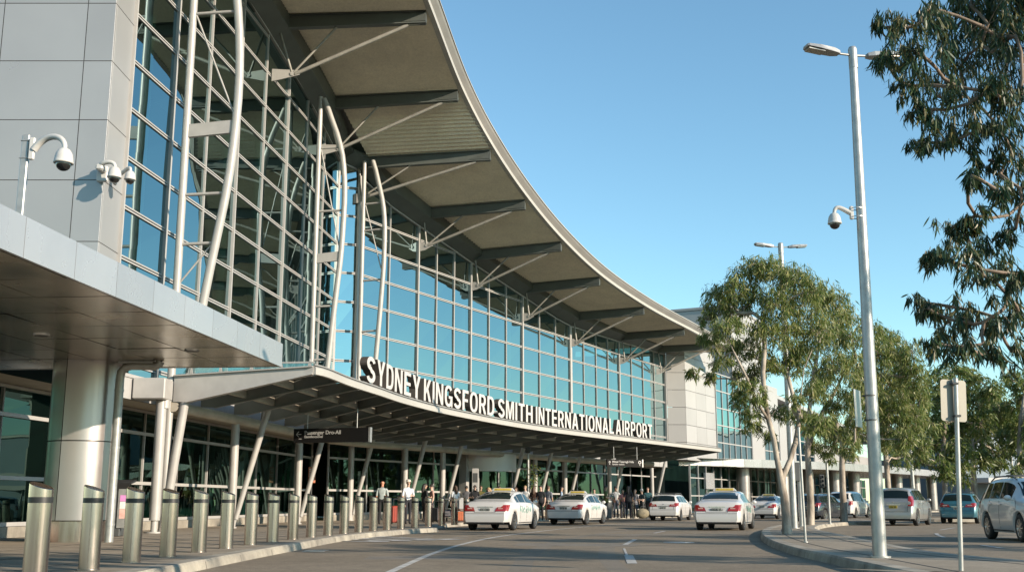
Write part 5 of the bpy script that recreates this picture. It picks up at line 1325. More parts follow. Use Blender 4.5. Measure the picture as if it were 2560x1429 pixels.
def person(label, loc, face, H, skin, top, leg, hair='dark', style='short', arms=('down', 'down'), stance=.10, step=0., jacket=False, skirt=False, hat=None, group='travellers waiting on the footpath', shoe=(.03, .03, .03)):
    """face: compass heading the person looks to (0 = away from the camera)"""
    root = thing('person', label, 'person', loc, -math.radians(face), group); s = H/1.73
    vs, es, rs, bone = [], [], [], []
    def add(p, r, par, b):
        vs.append(V(*p)*s); rs.append(tuple(x*s for x in r) if isinstance(r, tuple) else r*s); bone.append(b)
        if par is not None: es.append((par, len(vs)-1))
        return len(vs)-1
    j = 1.12 if jacket else 1.
    pel = add((0, 0, .96), (.150*j, .112*j), None, 'leg'); w1 = add((0, .005, 1.10), (.140*j, .104*j), pel, 'top'); ch = add((0, .0, 1.30), (.172*j, .120*j), w1, 'top'); nb = add((0, -.01, 1.445), (.085, .07), ch, 'top')
    nk = add((0, .005, 1.52), (.052, .055), nb, 'skin'); cn = add((0, .022, 1.575), (.062, .072), nk, 'skin'); hm = add((0, .015, 1.645), (.076, .094), cn, 'skin'); add((0, .005, 1.705), (.058, .07), hm, 'skin')
    for sg, a in ((-1, arms[0]), (1, arms[1])):
        sh = add((sg*.175, -.005, 1.405), .064*j, ch, 'top')
        el, wr, pa = {'down': ((.225, -.02, 1.13), (.235, .05, .90), (.235, .07, .82)), 'hold': ((.235, .0, 1.13), (.13, .22, 1.10), (.07, .29, 1.12)),
                      'phone': ((.24, .06, 1.16), (.17, .22, 1.34), (.12, .22, 1.42)), 'bag': ((.24, -.03, 1.14), (.27, .02, .90), (.275, .03, .82)), 'hip': ((.33, -.05, 1.16), (.22, .08, 1.03), (.17, .10, 1.01))}[a]
        e = add((sg*el[0], el[1], el[2]), .045*j, sh, 'top'); w = add((sg*wr[0], wr[1], wr[2]), .029, e, 'skin'); p = add((sg*pa[0], pa[1], pa[2]), (.040, .020), w, 'skin')
        d = (V(*pa)-V(*wr)).normalized(); d = V(sg*d.x, d.y, d.z); sd = V(0, 1, 0) if a in ('down', 'bag') else V(0, 0, 1); sd = (sd-d*sd.dot(d)).normalized(); P0 = V(sg*pa[0], pa[1], pa[2]); cu = V(-sg, 0, 0) if a in ('down', 'bag') else V(0, -.4, -.9)
        for k, (o, L) in enumerate(((.030, .072), (.010, .080), (-.010, .074), (-.030, .058))):
            b1 = P0+d*.035+sd*o; b2 = b1+d*L*.5+cu*.012; b3 = b2+d*L*.4+cu*.028
            i1 = add(b1, .0105, p, 'skin'); i2 = add(b2, .0095, i1, 'skin'); add(b3, .008, i2, 'skin')
        t1 = add(P0-d*.015+sd*.042, .012, p, 'skin'); add(P0+d*.03+sd*.062+cu*.012, .0095, t1, 'skin')
    for sg in (-1, 1):
        st = step*sg
        hp = add((sg*.085, 0, .90), (.098, .105), pel, 'leg'); kn = add((sg*(stance*.9), st*.45+.015, .50), .064 if not skirt else .062, hp, 'leg'); an = add((sg*stance, st-.02-.04*abs(step), .095), .046, kn, 'leg')
        he = add((sg*stance, st+.01, .045), (.042, .042), an, 'shoe'); add((sg*(stance+.015), st+.15, .034), (.042, .030), he, 'shoe')
    me = skin_mesh(vs, es, rs, 0, 2); me.name = 'person_body'
    mats = {'skin': 0, 'top': 1, 'leg': 2, 'shoe': 3}
    for q in (SKINM[skin], cloth(top), cloth(leg), cloth(shoe), EYEM): me.materials.append(q)
    seg = [(vs[a], vs[b], bone[b]) for a, b in es]
    for f in me.polygons:
        c = f.center; best = (9, 0)
        for a, b, nm in seg:
            ab = b-a; t = max(0, min(1, (c-a).dot(ab)/max(ab.dot(ab), 1e-9))); d = (a+ab*t-c).length
            if nm == 'skin' and bone[0] and t < .25 and (a-vs[nb]).length < 1e-6: nm = 'top'
            if d < best[0]: best = (d, mats[nm])
        f.material_index = best[1]; f.use_smooth = True
    # face: eyes, nose, mouth and ears joined into the body mesh
    q = MB()
    for sg in (-1, 1): q.sphere(V(sg*.030, .098, 1.645)*s, .010*s, 8, 5, 1); q.sphere(V(sg*.077, .005, 1.635)*s, (.012*s, .022*s, .033*s), 8, 5, 0)
    q.sphere(V(0, .112, 1.618)*s, (.013*s, .018*s, .024*s), 8, 5, 0); q.sphere(V(0, .094, 1.578)*s, (.024*s, .010*s, .006*s), 8, 4, 1)
    fm = q.build('tmp', [SKINM[skin], EYEM]); bm = bmesh.new(); bm.from_mesh(me); n0 = len(bm.faces); bm.from_mesh(fm.data); bm.faces.ensure_lookup_table()
    for f in bm.faces[n0:]: f.material_index = 4 if f.material_index == 1 else 0
    bm.to_mesh(me); bm.free(); bpy.data.objects.remove(fm)
    o = bpy.data.objects.new('body', me); COL.objects.link(o); o.parent = root
    if style != 'bald':
        q = MB(); n, m_ = 16, 10; vv = []
        for i in range(m_+1):
            ph = (PI*.62)*i/m_
            for k in range(n):
                t = 2*PI*k/n; fr = math.sin(t)   # +y is the face
                lim = ph if fr < .25 else ph*lerp(1, .60, min(1, (fr-.25)/.5))
                r_ = 1+.05*math.sin(7*t+3*ph)
                vv.append(V(.088*math.sin(lim)*math.cos(t)*r_, .105*math.sin(lim)*math.sin(t)*r_+.008, .100*math.cos(lim)+1.648)*s)
        q._add(vv, [(i*n+k, i*n+(k+1) % n, (i+1)*n+(k+1) % n, (i+1)*n+k) for i in range(m_) for k in range(n)], 0, True)
        if style == 'long': q.tube([V(0, -.05, 1.68)*s, V(0, -.075, 1.58)*s, V(0, -.10, 1.45)*s, V(0, -.115, 1.32)*s], [.07*s, .085*s, .085*s, .05*s], 12)
        q.build('hair', HAIRM[hair], root)
    if hat:
        q = MB(); q.lathe([(.13*s, 1.69*s), (.135*s, 1.70*s), (.098*s, 1.705*s), (.088*s, 1.78*s), (.001, 1.80*s)], (0, .01*s, 0), 18); q.build('hat', cloth(hat), root)
    if skirt:
        q = MB(); q.lathe([(.15*s, 1.02*s), (.185*s, .86*s), (.22*s, .55*s), (.21*s, .548*s)], n=18, sharp=False); q.build('skirt', cloth(leg), root)
    if jacket:
        q = MB(); q.lathe([(.150*s, 1.12*s), (.185*s, 1.02*s), (.205*s, .86*s), (.198*s, .855*s)], (0, .0, 0), 18, Matrix(((1, 0, 0), (0, .74, 0), (0, 0, 1))), sharp=False); q.build('jacket_hem', cloth(top), root)
    return root
def pp(px, Y): q = atY(px, 1256, Y); return (q.x, Y, KZ)
person('bald person in a light grey shirt and black trousers, seen from behind', pp(955, 46), 5, 1.76, 'ruddy', (.36, .40, .38), (.018, .018, .02), style='bald', arms=('down', 'hold'))
person('person in a white top with a pale cap and black trousers facing the bollards', pp(1020, 46.5), 160, 1.76, 'pale', (.66, .68, .72), (.02, .02, .025), 'fair', 'short', ('hold', 'down'), hat=(.55, .50, .42), step=.08)
person('person in an all black coat with dark hair, nearer of a huddled pair', pp(1062, 49.5), 60, 1.70, 'tan', (.02, .018, .018), (.015, .015, .015), 'dark', 'long', ('bag', 'hold'), jacket=True)
person('person with bare peach coloured sleeves over dark trousers beside the black coated one', pp(1079, 50.5), 250, 1.68, 'pale', (.40, .24, .19), (.02, .02, .022), 'dark', 'short', ('down', 'hold'))
person('person with brown hair and a white blouse behind the last kerb bollards', pp(1138, 53), 320, 1.66, 'pale', (.62, .62, .62), (.06, .07, .10), 'brown', 'long', ('down', 'down'))
person('person in a dark suit left of the taxi roof, facing the camera', pp(1187, 56), 185, 1.72, 'pale', (.018, .018, .02), (.018, .018, .02), 'dark', 'short', ('down', 'hold'), jacket=True)
person('person in dark clothes with a yellow patch by the revolving door', pp(1202, 59), 170, 1.74, 'tan', (.10, .085, .02), (.02, .02, .025), 'brown', 'short', ('hold', 'down'))
person('person in a greyish white shirt standing over the bonnet of the first taxi', pp(1313, 58.5), 200, 1.74, 'pale', (.55, .56, .55), (.03, .035, .05), 'fair', 'short', ('down', 'down'))
person('person in a brown jacket between the two leading taxis', pp(1335, 58), 20, 1.70, 'brown', (.07, .035, .022), (.03, .025, .022), 'brown', 'long', ('hold', 'down'), jacket=True)
person('person in a long black coat next to the brown jacket', pp(1352, 57), 200, 1.72, 'pale', (.015, .015, .017), (.012, .012, .014), 'dark', 'long', ('down', 'bag'), jacket=True)
person('person in a denim jacket turned away beside the black coat', pp(1371, 58.5), 30, 1.73, 'tan', (.16, .17, .19), (.02, .02, .025), 'brown', 'short', ('down', 'down'), jacket=True)
person('person in a white shirt behind the roof of the second taxi', pp(1486, 62), 190, 1.62, 'pale', (.64, .63, .60), (.05, .05, .06), 'dark', 'short', ('hold', 'hold'))
person('person in a puffy olive jacket ahead of the second taxi', pp(1515, 60), 100, 1.76, 'tan', (.08, .085, .022), (.03, .03, .03), 'dark', 'short', ('hold', 'hold'), jacket=True)
person('person with a pink red top beside the dark litter bin', pp(1557, 64.5), 170, 1.62, 'tan', (.42, .16, .14), (.04, .04, .05), 'dark', 'short', ('down', 'hold'))
person('person with long black hair and black coat between the far bollards', pp(1571, 62.5), 10, 1.78, 'tan', (.015, .014, .014), (.02, .02, .024), 'dark', 'long', ('bag', 'down'), jacket=True, step=.1)
person('person in a white sun hat bending over luggage by the wagon', pp(1605, 64), 230, 1.60, 'pale', (.05, .07, .07), (.05, .05, .05), 'grey', 'short', ('hold', 'hold'), hat=(.66, .64, .58))
person('person in a dark teal top with brown hair next to the wagon', pp(1620, 65), 190, 1.74, 'pale', (.03, .09, .10), (.04, .04, .04), 'brown', 'short', ('down', 'down'))
person('person in a grey hooded top pushing towards the revolving door', pp(1166, 60), 10, 1.75, 'tan', (.12, .12, .13), (.03, .03, .04), 'dark', 'short', ('hold', 'hold'), step=.12)
person('person in a cream coat standing at the revolving door', pp(1222, 61), 250, 1.68, 'pale', (.42, .38, .30), (.05, .04, .04), 'fair', 'long', ('down', 'bag'), jacket=True)
person('person in a navy polo shirt right of the revolving door', pp(1248, 62), 150, 1.77, 'brown', (.03, .04, .09), (.06, .06, .06), 'dark', 'short', ('hip', 'down'))
person('person in a maroon jumper leaning beside the planted pole', pp(1290, 62), 210, 1.70, 'pale', (.13, .025, .03), (.02, .02, .03), 'brown', 'long', ('phone', 'down'))
person('person in a pale blue shirt walking behind the second taxi', pp(1404, 63), 90, 1.76, 'tan', (.28, .36, .46), (.05, .05, .06), 'dark', 'short', ('down', 'down'), step=.18)
person('short person in a mustard top behind the second taxi boot', pp(1432, 63.5), 190, 1.58, 'pale', (.36, .23, .05), (.03, .03, .05), 'brown', 'long', ('hold', 'bag'))
person('person in a black cap with a white t shirt near the litter bin', pp(1540, 66), 200, 1.78, 'brown', (.50, .50, .48), (.08, .09, .12), 'dark', 'short', ('down', 'hip'), hat=(.02, .02, .02))
person('person in a long grey dress between the far bollards and shopfront', pp(1588, 67), 30, 1.65, 'tan', (.20, .20, .21), (.18, .18, .19), 'dark', 'long', ('down', 'bag'), skirt=True)
# baggage trolleys
def trolley(label, loc, rz):
    o = thing('baggage_trolley', label, 'trolley', loc, rz, 'baggage trolleys on the footpath')
    m = MB(); m.bar(V(-.28, -.45, .2), V(-.28, .45, .2), .04, .04); m.bar(V(.28, -.45, .2), V(.28, .45, .2), .04, .04)
    for k in range(7): m.bar(V(-.28, -.42+.14*k, .22), V(.28, -.42+.14*k, .22), .03, .02)
    m.tube([V(-.28, -.42, .2), V(-.27, -.52, .6), V(-.26, -.58, 1.02)], .018, 8); m.tube([V(.28, -.42, .2), V(.27, -.52, .6), V(.26, -.58, 1.02)], .018, 8); m.bar(V(-.27, -.52, .6), V(.27, -.52, .6), .03, .03); m.build('trolley_frame', CHROME, o)
    m = MB(); m.tube([V(-.30, -.58, 1.03), V(.30, -.58, 1.03)], .024, 8); m.build('handle', DARKG, o)
    for x in (-.25, .25):
        for y in (-.36, .38):
            m = MB(); m.lathe([(.09, -.02), (.09, .02), (.001, .02)], (x, y, .09), 12, Matrix.Rotation(PI/2, 3, 'Y')); m.build('wheel', RUBBER, o)
for lab, px, Y, rz in (('chrome baggage trolley with a dark case by the last kerb bollards', 1112, 52, .4), ('chrome baggage trolley with a green case by the second taxi', 1460, 64, -.8)):
    q = V(*pp(px, Y)); trolley(lab, (q.x, q.y, KZ), rz)
# luggage
def suitcase(label, loc, rz, col, h=.68, w=.44, d=.26):
    o = thing('suitcase', label, 'suitcase', loc, rz, 'luggage on the footpath'); M_ = mat('case_'+label.split()[0], col, .45, 0, .1, 8)
    m = MB(); m.bbox((0, 0, h/2+.06), (w, d, h), .05); sh = m.build('shell', M_, o)
    m = MB()
    for k in range(5): m.box((-w*.36+w*.18*k, -d/2-.004, h/2+.06), (.02, .012, h*.8))
    m.build('rib', M_, sh)
    m = MB()
    for x in (-.1, .1): m.tube([V(x, d*.3, h+.04), V(x, d*.3, h+.34)], .009, 6)
    m.tube([V(-.1, d*.3, h+.34), V(.1, d*.3, h+.34)], .013, 6); m.build('handle', DARKG, o)
    for x in (-1, 1):
        for y in (-1, 1):
            m = MB(); m.lathe([(.034, -.012), (.034, .012), (.001, .012)], (x*(w/2-.05), y*(d/2-.04), .034), 10, Matrix.Rotation(PI/2, 3, 'Y')); m.build('wheel', RUBBER, o)
    return o
suitcase('red upright suitcase beside the bald person', (*pp(991, 46.3)[:2], KZ), .3, (.32, .05, .03))
suitcase('black upright suitcase at the feet of the huddled pair', (*pp(1089, 50)[:2], KZ), -.3, (.02, .02, .022), .6, .40)
suitcase('orange suitcase strapped below a white bag behind the last kerb bollards', (*pp(1154, 50.5)[:2], KZ), .2, (.42, .12, .05), .42, .46, .3)
q = V(*pp(1154, 50.5)); o = thing('travel_bag', 'big white travel bag lying on top of the orange suitcase', 'bag', (q.x, q.y, KZ+.50), .2); m = MB(); m.bbox((0, 0, .30), (.46, .34, .58), .10); m.build('bag_body', CLADW, o); m = MB(); m.tube([V(-.12, -.1, .58), V(-.1, -.1, .68), V(.1, -.1, .68), V(.12, -.1, .58)], .014, 6); m.build('strap', DARKG, o)
q = V(*pp(1606, 63)); o = thing('travel_bag', 'khaki duffel bag leaning by the far bollards', 'bag', (q.x, q.y, KZ), .4); m = MB(); m.sphere((0, 0, .28), (.42, .24, .28), 14, 8); m.build('bag_body', mat('bag_khaki', (.20, .17, .11), .8, 0, .2, 8), o); m = MB(); m.tube([V(-.2, -.05, .48), V(-.15, -.08, .66), V(.15, -.08, .66), V(.2, -.05, .48)], .016, 6); m.build('strap', DARKG, o)

for lab, px, Y, rz, col in (('dark case lying on the baggage trolley by the last kerb bollards', 1112, 52, .4, (.03, .03, .04)), ('green case lying on the baggage trolley by the second taxi', 1460, 64, -.8, (.05, .16, .08))):
    q = V(*pp(px, Y)); o = thing('suitcase', lab, 'suitcase', (q.x, q.y, KZ+.235), rz, 'luggage on the footpath'); m = MB(); m.bbox((0, 0, .15), (.46, .70, .30), .05); sh = m.build('shell', mat('case_'+lab.split()[0]+'_lying', col, .5, 0, .1, 8), o)
    m = MB(); m.tube([V(-.1, -.35, .15), V(-.08, -.40, .15), V(.08, -.40, .15), V(.1, -.35, .15)], .013, 6); m.build('handle', DARKG, o)
# ------------------------------------------------------------------ trees
def leaves_obj(name, parent, O, C, D, Ln, Wd, matl, curved, rng):
    N = len(C); r = rng.normal(size=(N, 3)); S = np.cross(D, r); S /= np.linalg.norm(S, axis=1)[:, None]+1e-9
    Ln = Ln[:, None]; Wd = Wd[:, None]; C = C-np.array(O)
    if curved:
        B = np.cross(S, D); k = rng.uniform(-.55, .55, size=(N, 1))
        p = [C, C+D*Ln*.28+S*Wd*.75+B*Ln*k*.08, C+D*Ln*.28-S*Wd*.75+B*Ln*k*.08, C+D*Ln*.62+S*Wd*.8+B*Ln*k*.38, C+D*Ln*.62-S*Wd*.8+B*Ln*k*.38, C+D*Ln+B*Ln*k]
        vs = np.stack(p, 1).reshape(-1, 3); b = (np.arange(N)*6)[:, None]
        tri1 = b+np.array([0, 1, 2]); q = b+np.array([1, 3, 4, 2]); tri2 = b+np.array([3, 5, 4])
        loops = np.concatenate([tri1, q, tri2], 1).reshape(-1); tot = np.tile([3, 4, 3], N); 
    else:
        p = [C, C+D*Ln*.42+S*Wd, C+D*Ln, C+D*Ln*.42-S*Wd]; vs = np.stack(p, 1).reshape(-1, 3); b = (np.arange(N)*4)[:, None]
        loops = (b+np.array([0, 1, 2, 3])).reshape(-1); tot = np.full(N, 4)
    me = bpy.data.meshes.new(name); me.vertices.add(len(vs)); me.vertices.foreach_set('co', vs.reshape(-1))
    me.loops.add(len(loops)); me.loops.foreach_set('vertex_index', loops.astype(np.int32)); me.polygons.add(len(tot))
    st = np.concatenate([[0], np.cumsum(tot)[:-1]]); me.polygons.foreach_set('loop_start', st.astype(np.int32)); me.polygons.foreach_set('loop_total', tot.astype(np.int32))
    me.update(calc_edges=True); me.validate(); me.materials.append(matl)
    o = bpy.data.objects.new(name, me); COL.objects.link(o); o.parent = parent; return o
def tree(name, label, base, trunk, puffs, tr, leaf, matl=None, bark=None, seed=1, group='gum trees', curved=False, twigs=26, per=16, twig_r=.006, droop=.75, start=1, cat='tree', stems=()):
    """trunk: list of points; puffs: list of (centre, radius); leaf: (length, width)"""
    matl = matl or LEAF_A; bark = bark or BARK
    rng = np.random.default_rng(seed); rr = random.Random(seed); root = thing(name, label, cat, base, 0, group); O = root.location.copy()
    nodes = [Vector(p) for p in trunk]; par = [-1]+list(range(len(trunk)-1)); n_tr = len(nodes)
    named = [n_tr-1]
    for src, pts in stems:   # stems drawn as they fork in the photo; src: which earlier stem (0 trunk) and how far from its end
        k = named[src[0]]
        for _ in range(src[1]): k = par[k]
        for p in pts: nodes.append(Vector(p)); par.append(k); k = len(nodes)-1
        named.append(k)
    order = sorted(range(len(puffs)), key=lambda i: (Vector(puffs[i][0])-nodes[n_tr-1]).length)
    tips = []
    for i in order:
        c = Vector(puffs[i][0]); best = None
        for k, p in enumerate(nodes):
            if k < start: continue
            d = c-p; cost = d.length*(1+.55*max(0, -d.normalized().z+.1))
            if best is None or cost < best[0]: best = (cost, k)
        k = best[1]; a = nodes[k]; n = max(3, int((c-a).length/.4)); prev = k; L = (c-a).length
        g = (nodes[k]-nodes[par[k]]).normalized() if par[k] >= 0 else UP
        for q in range(1, n+1):
            t = q/n; p = a.lerp(c, t)+g*(L*.22*math.sin(PI*t)*(1-t))+V(rr.gauss(0, 1), rr.gauss(0, 1), rr.gauss(0, 1))*(.035*L*(1 if q < n else 0)*.6)
            nodes.append(p); par.append(prev); prev = len(nodes)-1
        tips.append((prev, puffs[i]))
    w = [0.]*len(nodes)
    for t, _ in tips: w[t] += 1
    kids = [[] for _ in nodes]
    for k in range(len(nodes)-1, 0, -1): w[par[k]] += w[k]
    for k in range(1, len(nodes)): kids[par[k]].append(k)
    tot = max(w); rad = [max(.008 if curved else .014, min(tr*(x/tot)**(.6 if curved else .62), .014 if curved else 1)) for x in w]
    z0, z1 = nodes[0].z, nodes[n_tr-1].z
    for k in range(n_tr): rad[k] = tr*lerp(1.0, .72 if stems else .55, k/max(1, n_tr-1))*(1.25 if k == 0 else 1)
    m = MB()
    for k in range(n_tr, len(nodes)):
        if stems: rad[k] = min(rad[k], tr*.55)
    # trunk as one tube, limbs follow chains
    done = set()
    def chain(k0, p0):
        pts, rs = [nodes[p0], nodes[k0]], [min(rad[k0]*1.15, rad[p0]), rad[k0]]; k = k0; side = []
        while kids[k]:
            ks = sorted(kids[k], key=lambda q: -w[q]); side += [(q, k) for q in ks[1:]]; k = ks[0]; pts.append(nodes[k]); rs.append(rad[k])
        m.tube(pts, rs, 8 if rs[0] > .04 else 6)
        for q, p in side: chain(q, p)
    chain(1, 0)
    C, D, LN = [], [], []; tw = m
    for t, (c, r) in tips:
        c = Vector(c); nt = max(9 if curved else 12, int(twigs*(r/.7)**2))
        for q in range(nt):
            d = V(rr.gauss(0, 1), rr.gauss(0, 1), rr.gauss(.12, .85)).normalized(); e = c+d*(r*(.35+.65*rr.random()**.5)); e.z += .1*r
            if q % 3 == 0: tw.tube([c+d*.05*r, c.lerp(e, .55)+UP*.08*r, e, e+V(d.x, d.y, -.8)*.18*r], [twig_r*1.6, twig_r*1.2, twig_r, twig_r*.5], 4, caps=False)
            for s in range(per):
                u = rr.random(); p = c.lerp(e, .66+.40*u)+V(rr.gauss(0, .10), rr.gauss(0, .10), rr.gauss(0, .13))*r
                sp_ = .27 if curved else .42; dd = V(rr.gauss(0, sp_)+d.x*.15, rr.gauss(0, sp_)+d.y*.15, -droop*(.55+rr.random())+.2*rr.gauss(0, 1)).normalized()
                C.append(p); D.append(dd); LN.append(leaf[0]*rr.choice((.5, .7, .85, 1, 1.15, 1.4))*rr.uniform(.85, 1.15))
    LN = np.array(LN); leaves_obj('crown', root, O, np.array(C), np.array(D), LN, LN*leaf[1]/leaf[0]*.5, matl, curved, rng)
    m.build('trunk', bark, root, O)
    return root
def px_puffs(lst, Y, jit, seed, sc=1.):
    r = random.Random(seed); out = []
    for px, py, pr in lst:
        y = Y+r.uniform(-jit, jit); p = atY(px, py, y); d = y*.981+(p.z-1)*.194; out.append((p, pr*d/2740*sc))
    return out
# near gum whose boughs hang in from the side
near = [(2210, 70, 45), (2255, 120, 60), (2215, 160, 40), (2300, 60, 70), (2320, 150, 80), (2270, 215, 50), (2390, 70, 80), (2400, 170, 80), (2340, 240, 65), (2290, 275, 40), (2470, 60, 80), (2540, 90, 70), (2420, 260, 75), (2480, 230, 60), (2340, 330, 55), (2290, 360, 32), (2400, 345, 60), (2440, 330, 55), (2500, 320, 70), (2550, 260, 60), (2330, 20, 60), (2430, -10, 80), (2540, -10, 80), (2530, 400, 55), (2470, 400, 38), (2430, 440, 30), (2550, 470, 45),
        (2370, 580, 48), (2410, 570, 40), (2330, 640, 34), (2440, 540, 40), (2400, 655, 55), (2480, 600, 60), (2540, 570, 50), (2460, 690, 65), (2530, 680, 60), (2285, 755, 30), (2320, 770, 38), (2365, 810, 48), (2400, 770, 50), (2440, 810, 60), (2500, 780, 60), (2550, 790, 50), (2340, 860, 34), (2400, 870, 40), (2470, 880, 40), (2530, 880, 45), (2550, 700, 40), (2500, 480, 40)]
pf = px_puffs(near, 8.9, .8, 4)
rr_ = random.Random(12)
for k in range(20): pf.append((V(5.6+rr_.uniform(-.9, 1.6), 9.2+rr_.uniform(-1.5, 1.3), rr_.uniform(5.0, 7.8)), rr_.uniform(.4, .6)))
tb = V(6.0, 9.6, KZ)
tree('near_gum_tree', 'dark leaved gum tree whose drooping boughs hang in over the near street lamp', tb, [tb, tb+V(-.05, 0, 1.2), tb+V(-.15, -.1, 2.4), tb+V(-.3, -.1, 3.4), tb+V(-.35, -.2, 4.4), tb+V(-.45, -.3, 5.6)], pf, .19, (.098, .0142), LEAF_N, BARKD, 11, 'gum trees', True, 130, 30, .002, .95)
# island gums
b = atz(1968, 1334, KZ); t1 = [(1800, 750, 42), (1768, 800, 26), (1835, 728, 36), (1778, 850, 30), (1822, 822, 36), (1868, 690, 40), (1905, 664, 34), (1945, 690, 40), (1990, 700, 42), (1885, 750, 42), (1940, 762, 44), (2010, 765, 48), (1842, 880, 36), (1905, 835, 44), (1965, 832, 44), (2035, 830, 48), (2035, 725, 34), (1735, 930, 17), (1777, 945, 14), (1800, 903, 26), (1868, 940, 34), (1925, 915, 30), (1990, 905, 40), (1858, 1008, 30), (1900, 985, 26), (2030, 985, 36), (1880, 1068, 22), (1925, 1090, 16), (1850, 965, 24), (1985, 1000, 22), (1830, 780, 26), (1875, 1040, 26), (1955, 1030, 26), (2005, 1055, 28), (2045, 1060, 28), (1900, 900, 30)]
pf = px_puffs(t1, b.y+.4, 1.3, 6, 1.2)
tr1 = [b]+[atY(x, y, b.y+d) for x, y, d in ((1966, 1290, 0), (1960, 1240, .05), (1953, 1200, .05))]
def st(Y, lst): return [atY(x, y, Y+d) for x, y, d in lst]
stems1 = [((0, 0), st(b.y, ((1943, 1150, 0), (1935, 1100, -.1), (1922, 1050, -.2), (1911, 990, -.2), (1907, 930, -.1), (1912, 870, .1), (1908, 800, .2), (1916, 730, .3)))),
          ((0, 0), st(b.y, ((1975, 1150, .2), (1990, 1100, .4), (2000, 1040, .5), (2003, 980, .5), (2010, 920, .6), (2032, 870, .7), (2048, 820, .8)))),
          ((1, 5), st(b.y, ((1895, 1010, -.4), (1865, 940, -.6), (1835, 880, -.8), (1808, 820, -1.0)))),
          ((2, 4), st(b.y, ((1985, 1000, .9), (1968, 930, 1.1), (1960, 850, 1.2), (1965, 770, 1.2))))]
tree('gum_tree', 'pale trunked forked gum tree, tallest on the island, standing at the island tip', b, tr1, pf, .14, (.17, .026), LEAF_A, BARK, 21, 'gum trees', False, 66, 30, .007, .75, 5, stems=stems1)
b = atz(2026, 1311, KZ); t2 = [(2080, 755, 38), (2052, 740, 30), (2110, 798, 36), (2130, 850, 32), (2078, 845, 46), (2132, 912, 34), (2090, 925, 44), (2048, 955, 36), (2136, 982, 32), (2100, 1015, 40), (2056, 1055, 30), (2142, 1052, 28), (2090, 1098, 34), (2035, 1112, 22), (2128, 1122, 26), (2005, 880, 30), (2072, 1135, 20)]
pf = px_puffs(t2, b.y+.3, 1.5, 7, 1.22)
tree('gum_tree', 'pale straight trunked gum tree, second from the island tip, crown merging into the tallest', b, [b]+[atY(x, y, b.y) for x, y in ((2027, 1270), (2025, 1220), (2021, 1165), (2019, 1120))], pf, .16, (.21, .032), LEAF_A, BARK, 22, 'gum trees', False, 52, 26, .007, .75, 6, stems=[((0, 0), st(b.y, ((2036, 1070, 0), (2062, 1020, .2), (2092, 970, .3), (2115, 920, .4)))), ((0, 0), st(b.y, ((2020, 1060, -.2), (2026, 1000, -.3), (2036, 930, -.4), (2048, 850, -.3)))), ((1, 2), st(b.y, ((2085, 1040, .6), (2120, 1030, .8))))])
b = atz(2110, 1303, KZ); t3 = [(2180, 830, 34), (2215, 850, 38), (2195, 890, 45), (2245, 900, 42), (2280, 880, 34), (2175, 950, 45), (2225, 960, 52), (2280, 940, 45), (2300, 990, 34), (2180, 1020, 45), (2240, 1030, 50), (2285, 1050, 40), (2150, 1080, 32), (2210, 1090, 40), (2260, 1100, 36)]
pf = px_puffs(t3, b.y+1, 2.2, 8, 1.05)
tree('gum_tree', 'smooth grey trunked gum tree directly behind the near street lamp', b, [b]+[atY(x, y, b.y) for x, y in ((2109, 1260), (2106, 1210), (2105, 1160), (2106, 1110), (2118, 1060), (2140, 1010), (2165, 970))], pf, .17, (.26, .04), LEAF_A, BARK, 23, 'gum trees', False, 46, 22, .009, .75, 4)
def px_tree(label, px, base_y, Y, stem, lst, tr, leaf, seed, matl, jit=3.2, tw=22, per=15, dr=.5):
    b = atY(px, base_y, Y); b.z = 0 if b.z < .6 else 0
    pf = px_puffs(lst, Y, jit, seed, .92); tree('gum_tree', label, b, [b]+[atY(x, y, Y) for x, y in stem], pf, tr, leaf, matl, BARK, seed, 'gum trees', False, tw, per, .012, dr, 2)
px_tree('thin gum tree with a bare lower trunk behind the silver four wheel drive', 2220, 1285, 66, ((2221, 1230), (2217, 1170), (2212, 1110), (2222, 1050), (2235, 990)), [(2205, 1000, 40), (2250, 980, 45), (2290, 1010, 40), (2230, 1060, 45), (2275, 1085, 40), (2200, 1110, 36), (2300, 1120, 36), (2250, 1140, 38), (2310, 1060, 36)], .2, (.36, .07), 31, LEAF_F)
px_tree('dense dark gum tree with a rusty slim trunk behind the blank road sign', 2364, 1290, 74, ((2363, 1240), (2361, 1180), (2358, 1120), (2362, 1060), (2370, 1000)), [(2340, 950, 40), (2385, 935, 42), (2430, 950, 40), (2330, 1000, 42), (2380, 1000, 50), (2440, 1000, 48), (2480, 980, 38), (2330, 1060, 48), (2390, 1070, 52), (2450, 1060, 50), (2500, 1030, 40), (2335, 1120, 45), (2400, 1130, 46), (2350, 1170, 38), (2410, 1180, 36), (2300, 1150, 34), (2370, 1195, 24)], .2, (.40, .085), 32, LEAF_F)
px_tree('broad gum tree with forked grey limbs standing past the blank road sign', 2436, 1280, 82, ((2437, 1220), (2432, 1160), (2430, 1110), (2440, 1060), (2450, 1010)), [(2480, 1000, 40), (2510, 1040, 42), (2470, 1060, 46), (2520, 1090, 40), (2440, 1100, 40), (2490, 1130, 42), (2530, 1060, 34), (2450, 1150, 36), (2500, 1165, 28), (2420, 1060, 36)], .24, (.44, .095), 33, LEAF_F)
px_tree('gum tree at the edge of the photo above the white four wheel drive', 2556, 1290, 72, ((2553, 1230), (2550, 1170), (2548, 1110), (2552, 1050), (2560, 1000)), [(2530, 950, 30), (2560, 960, 42), (2545, 1010, 38), (2590, 1000, 50), (2555, 1070, 38), (2600, 1080, 50), (2545, 1120, 30), (2580, 1150, 42), (2640, 1040, 60), (2540, 1175, 20)], .22, (.40, .08), 34, LEAF_F)
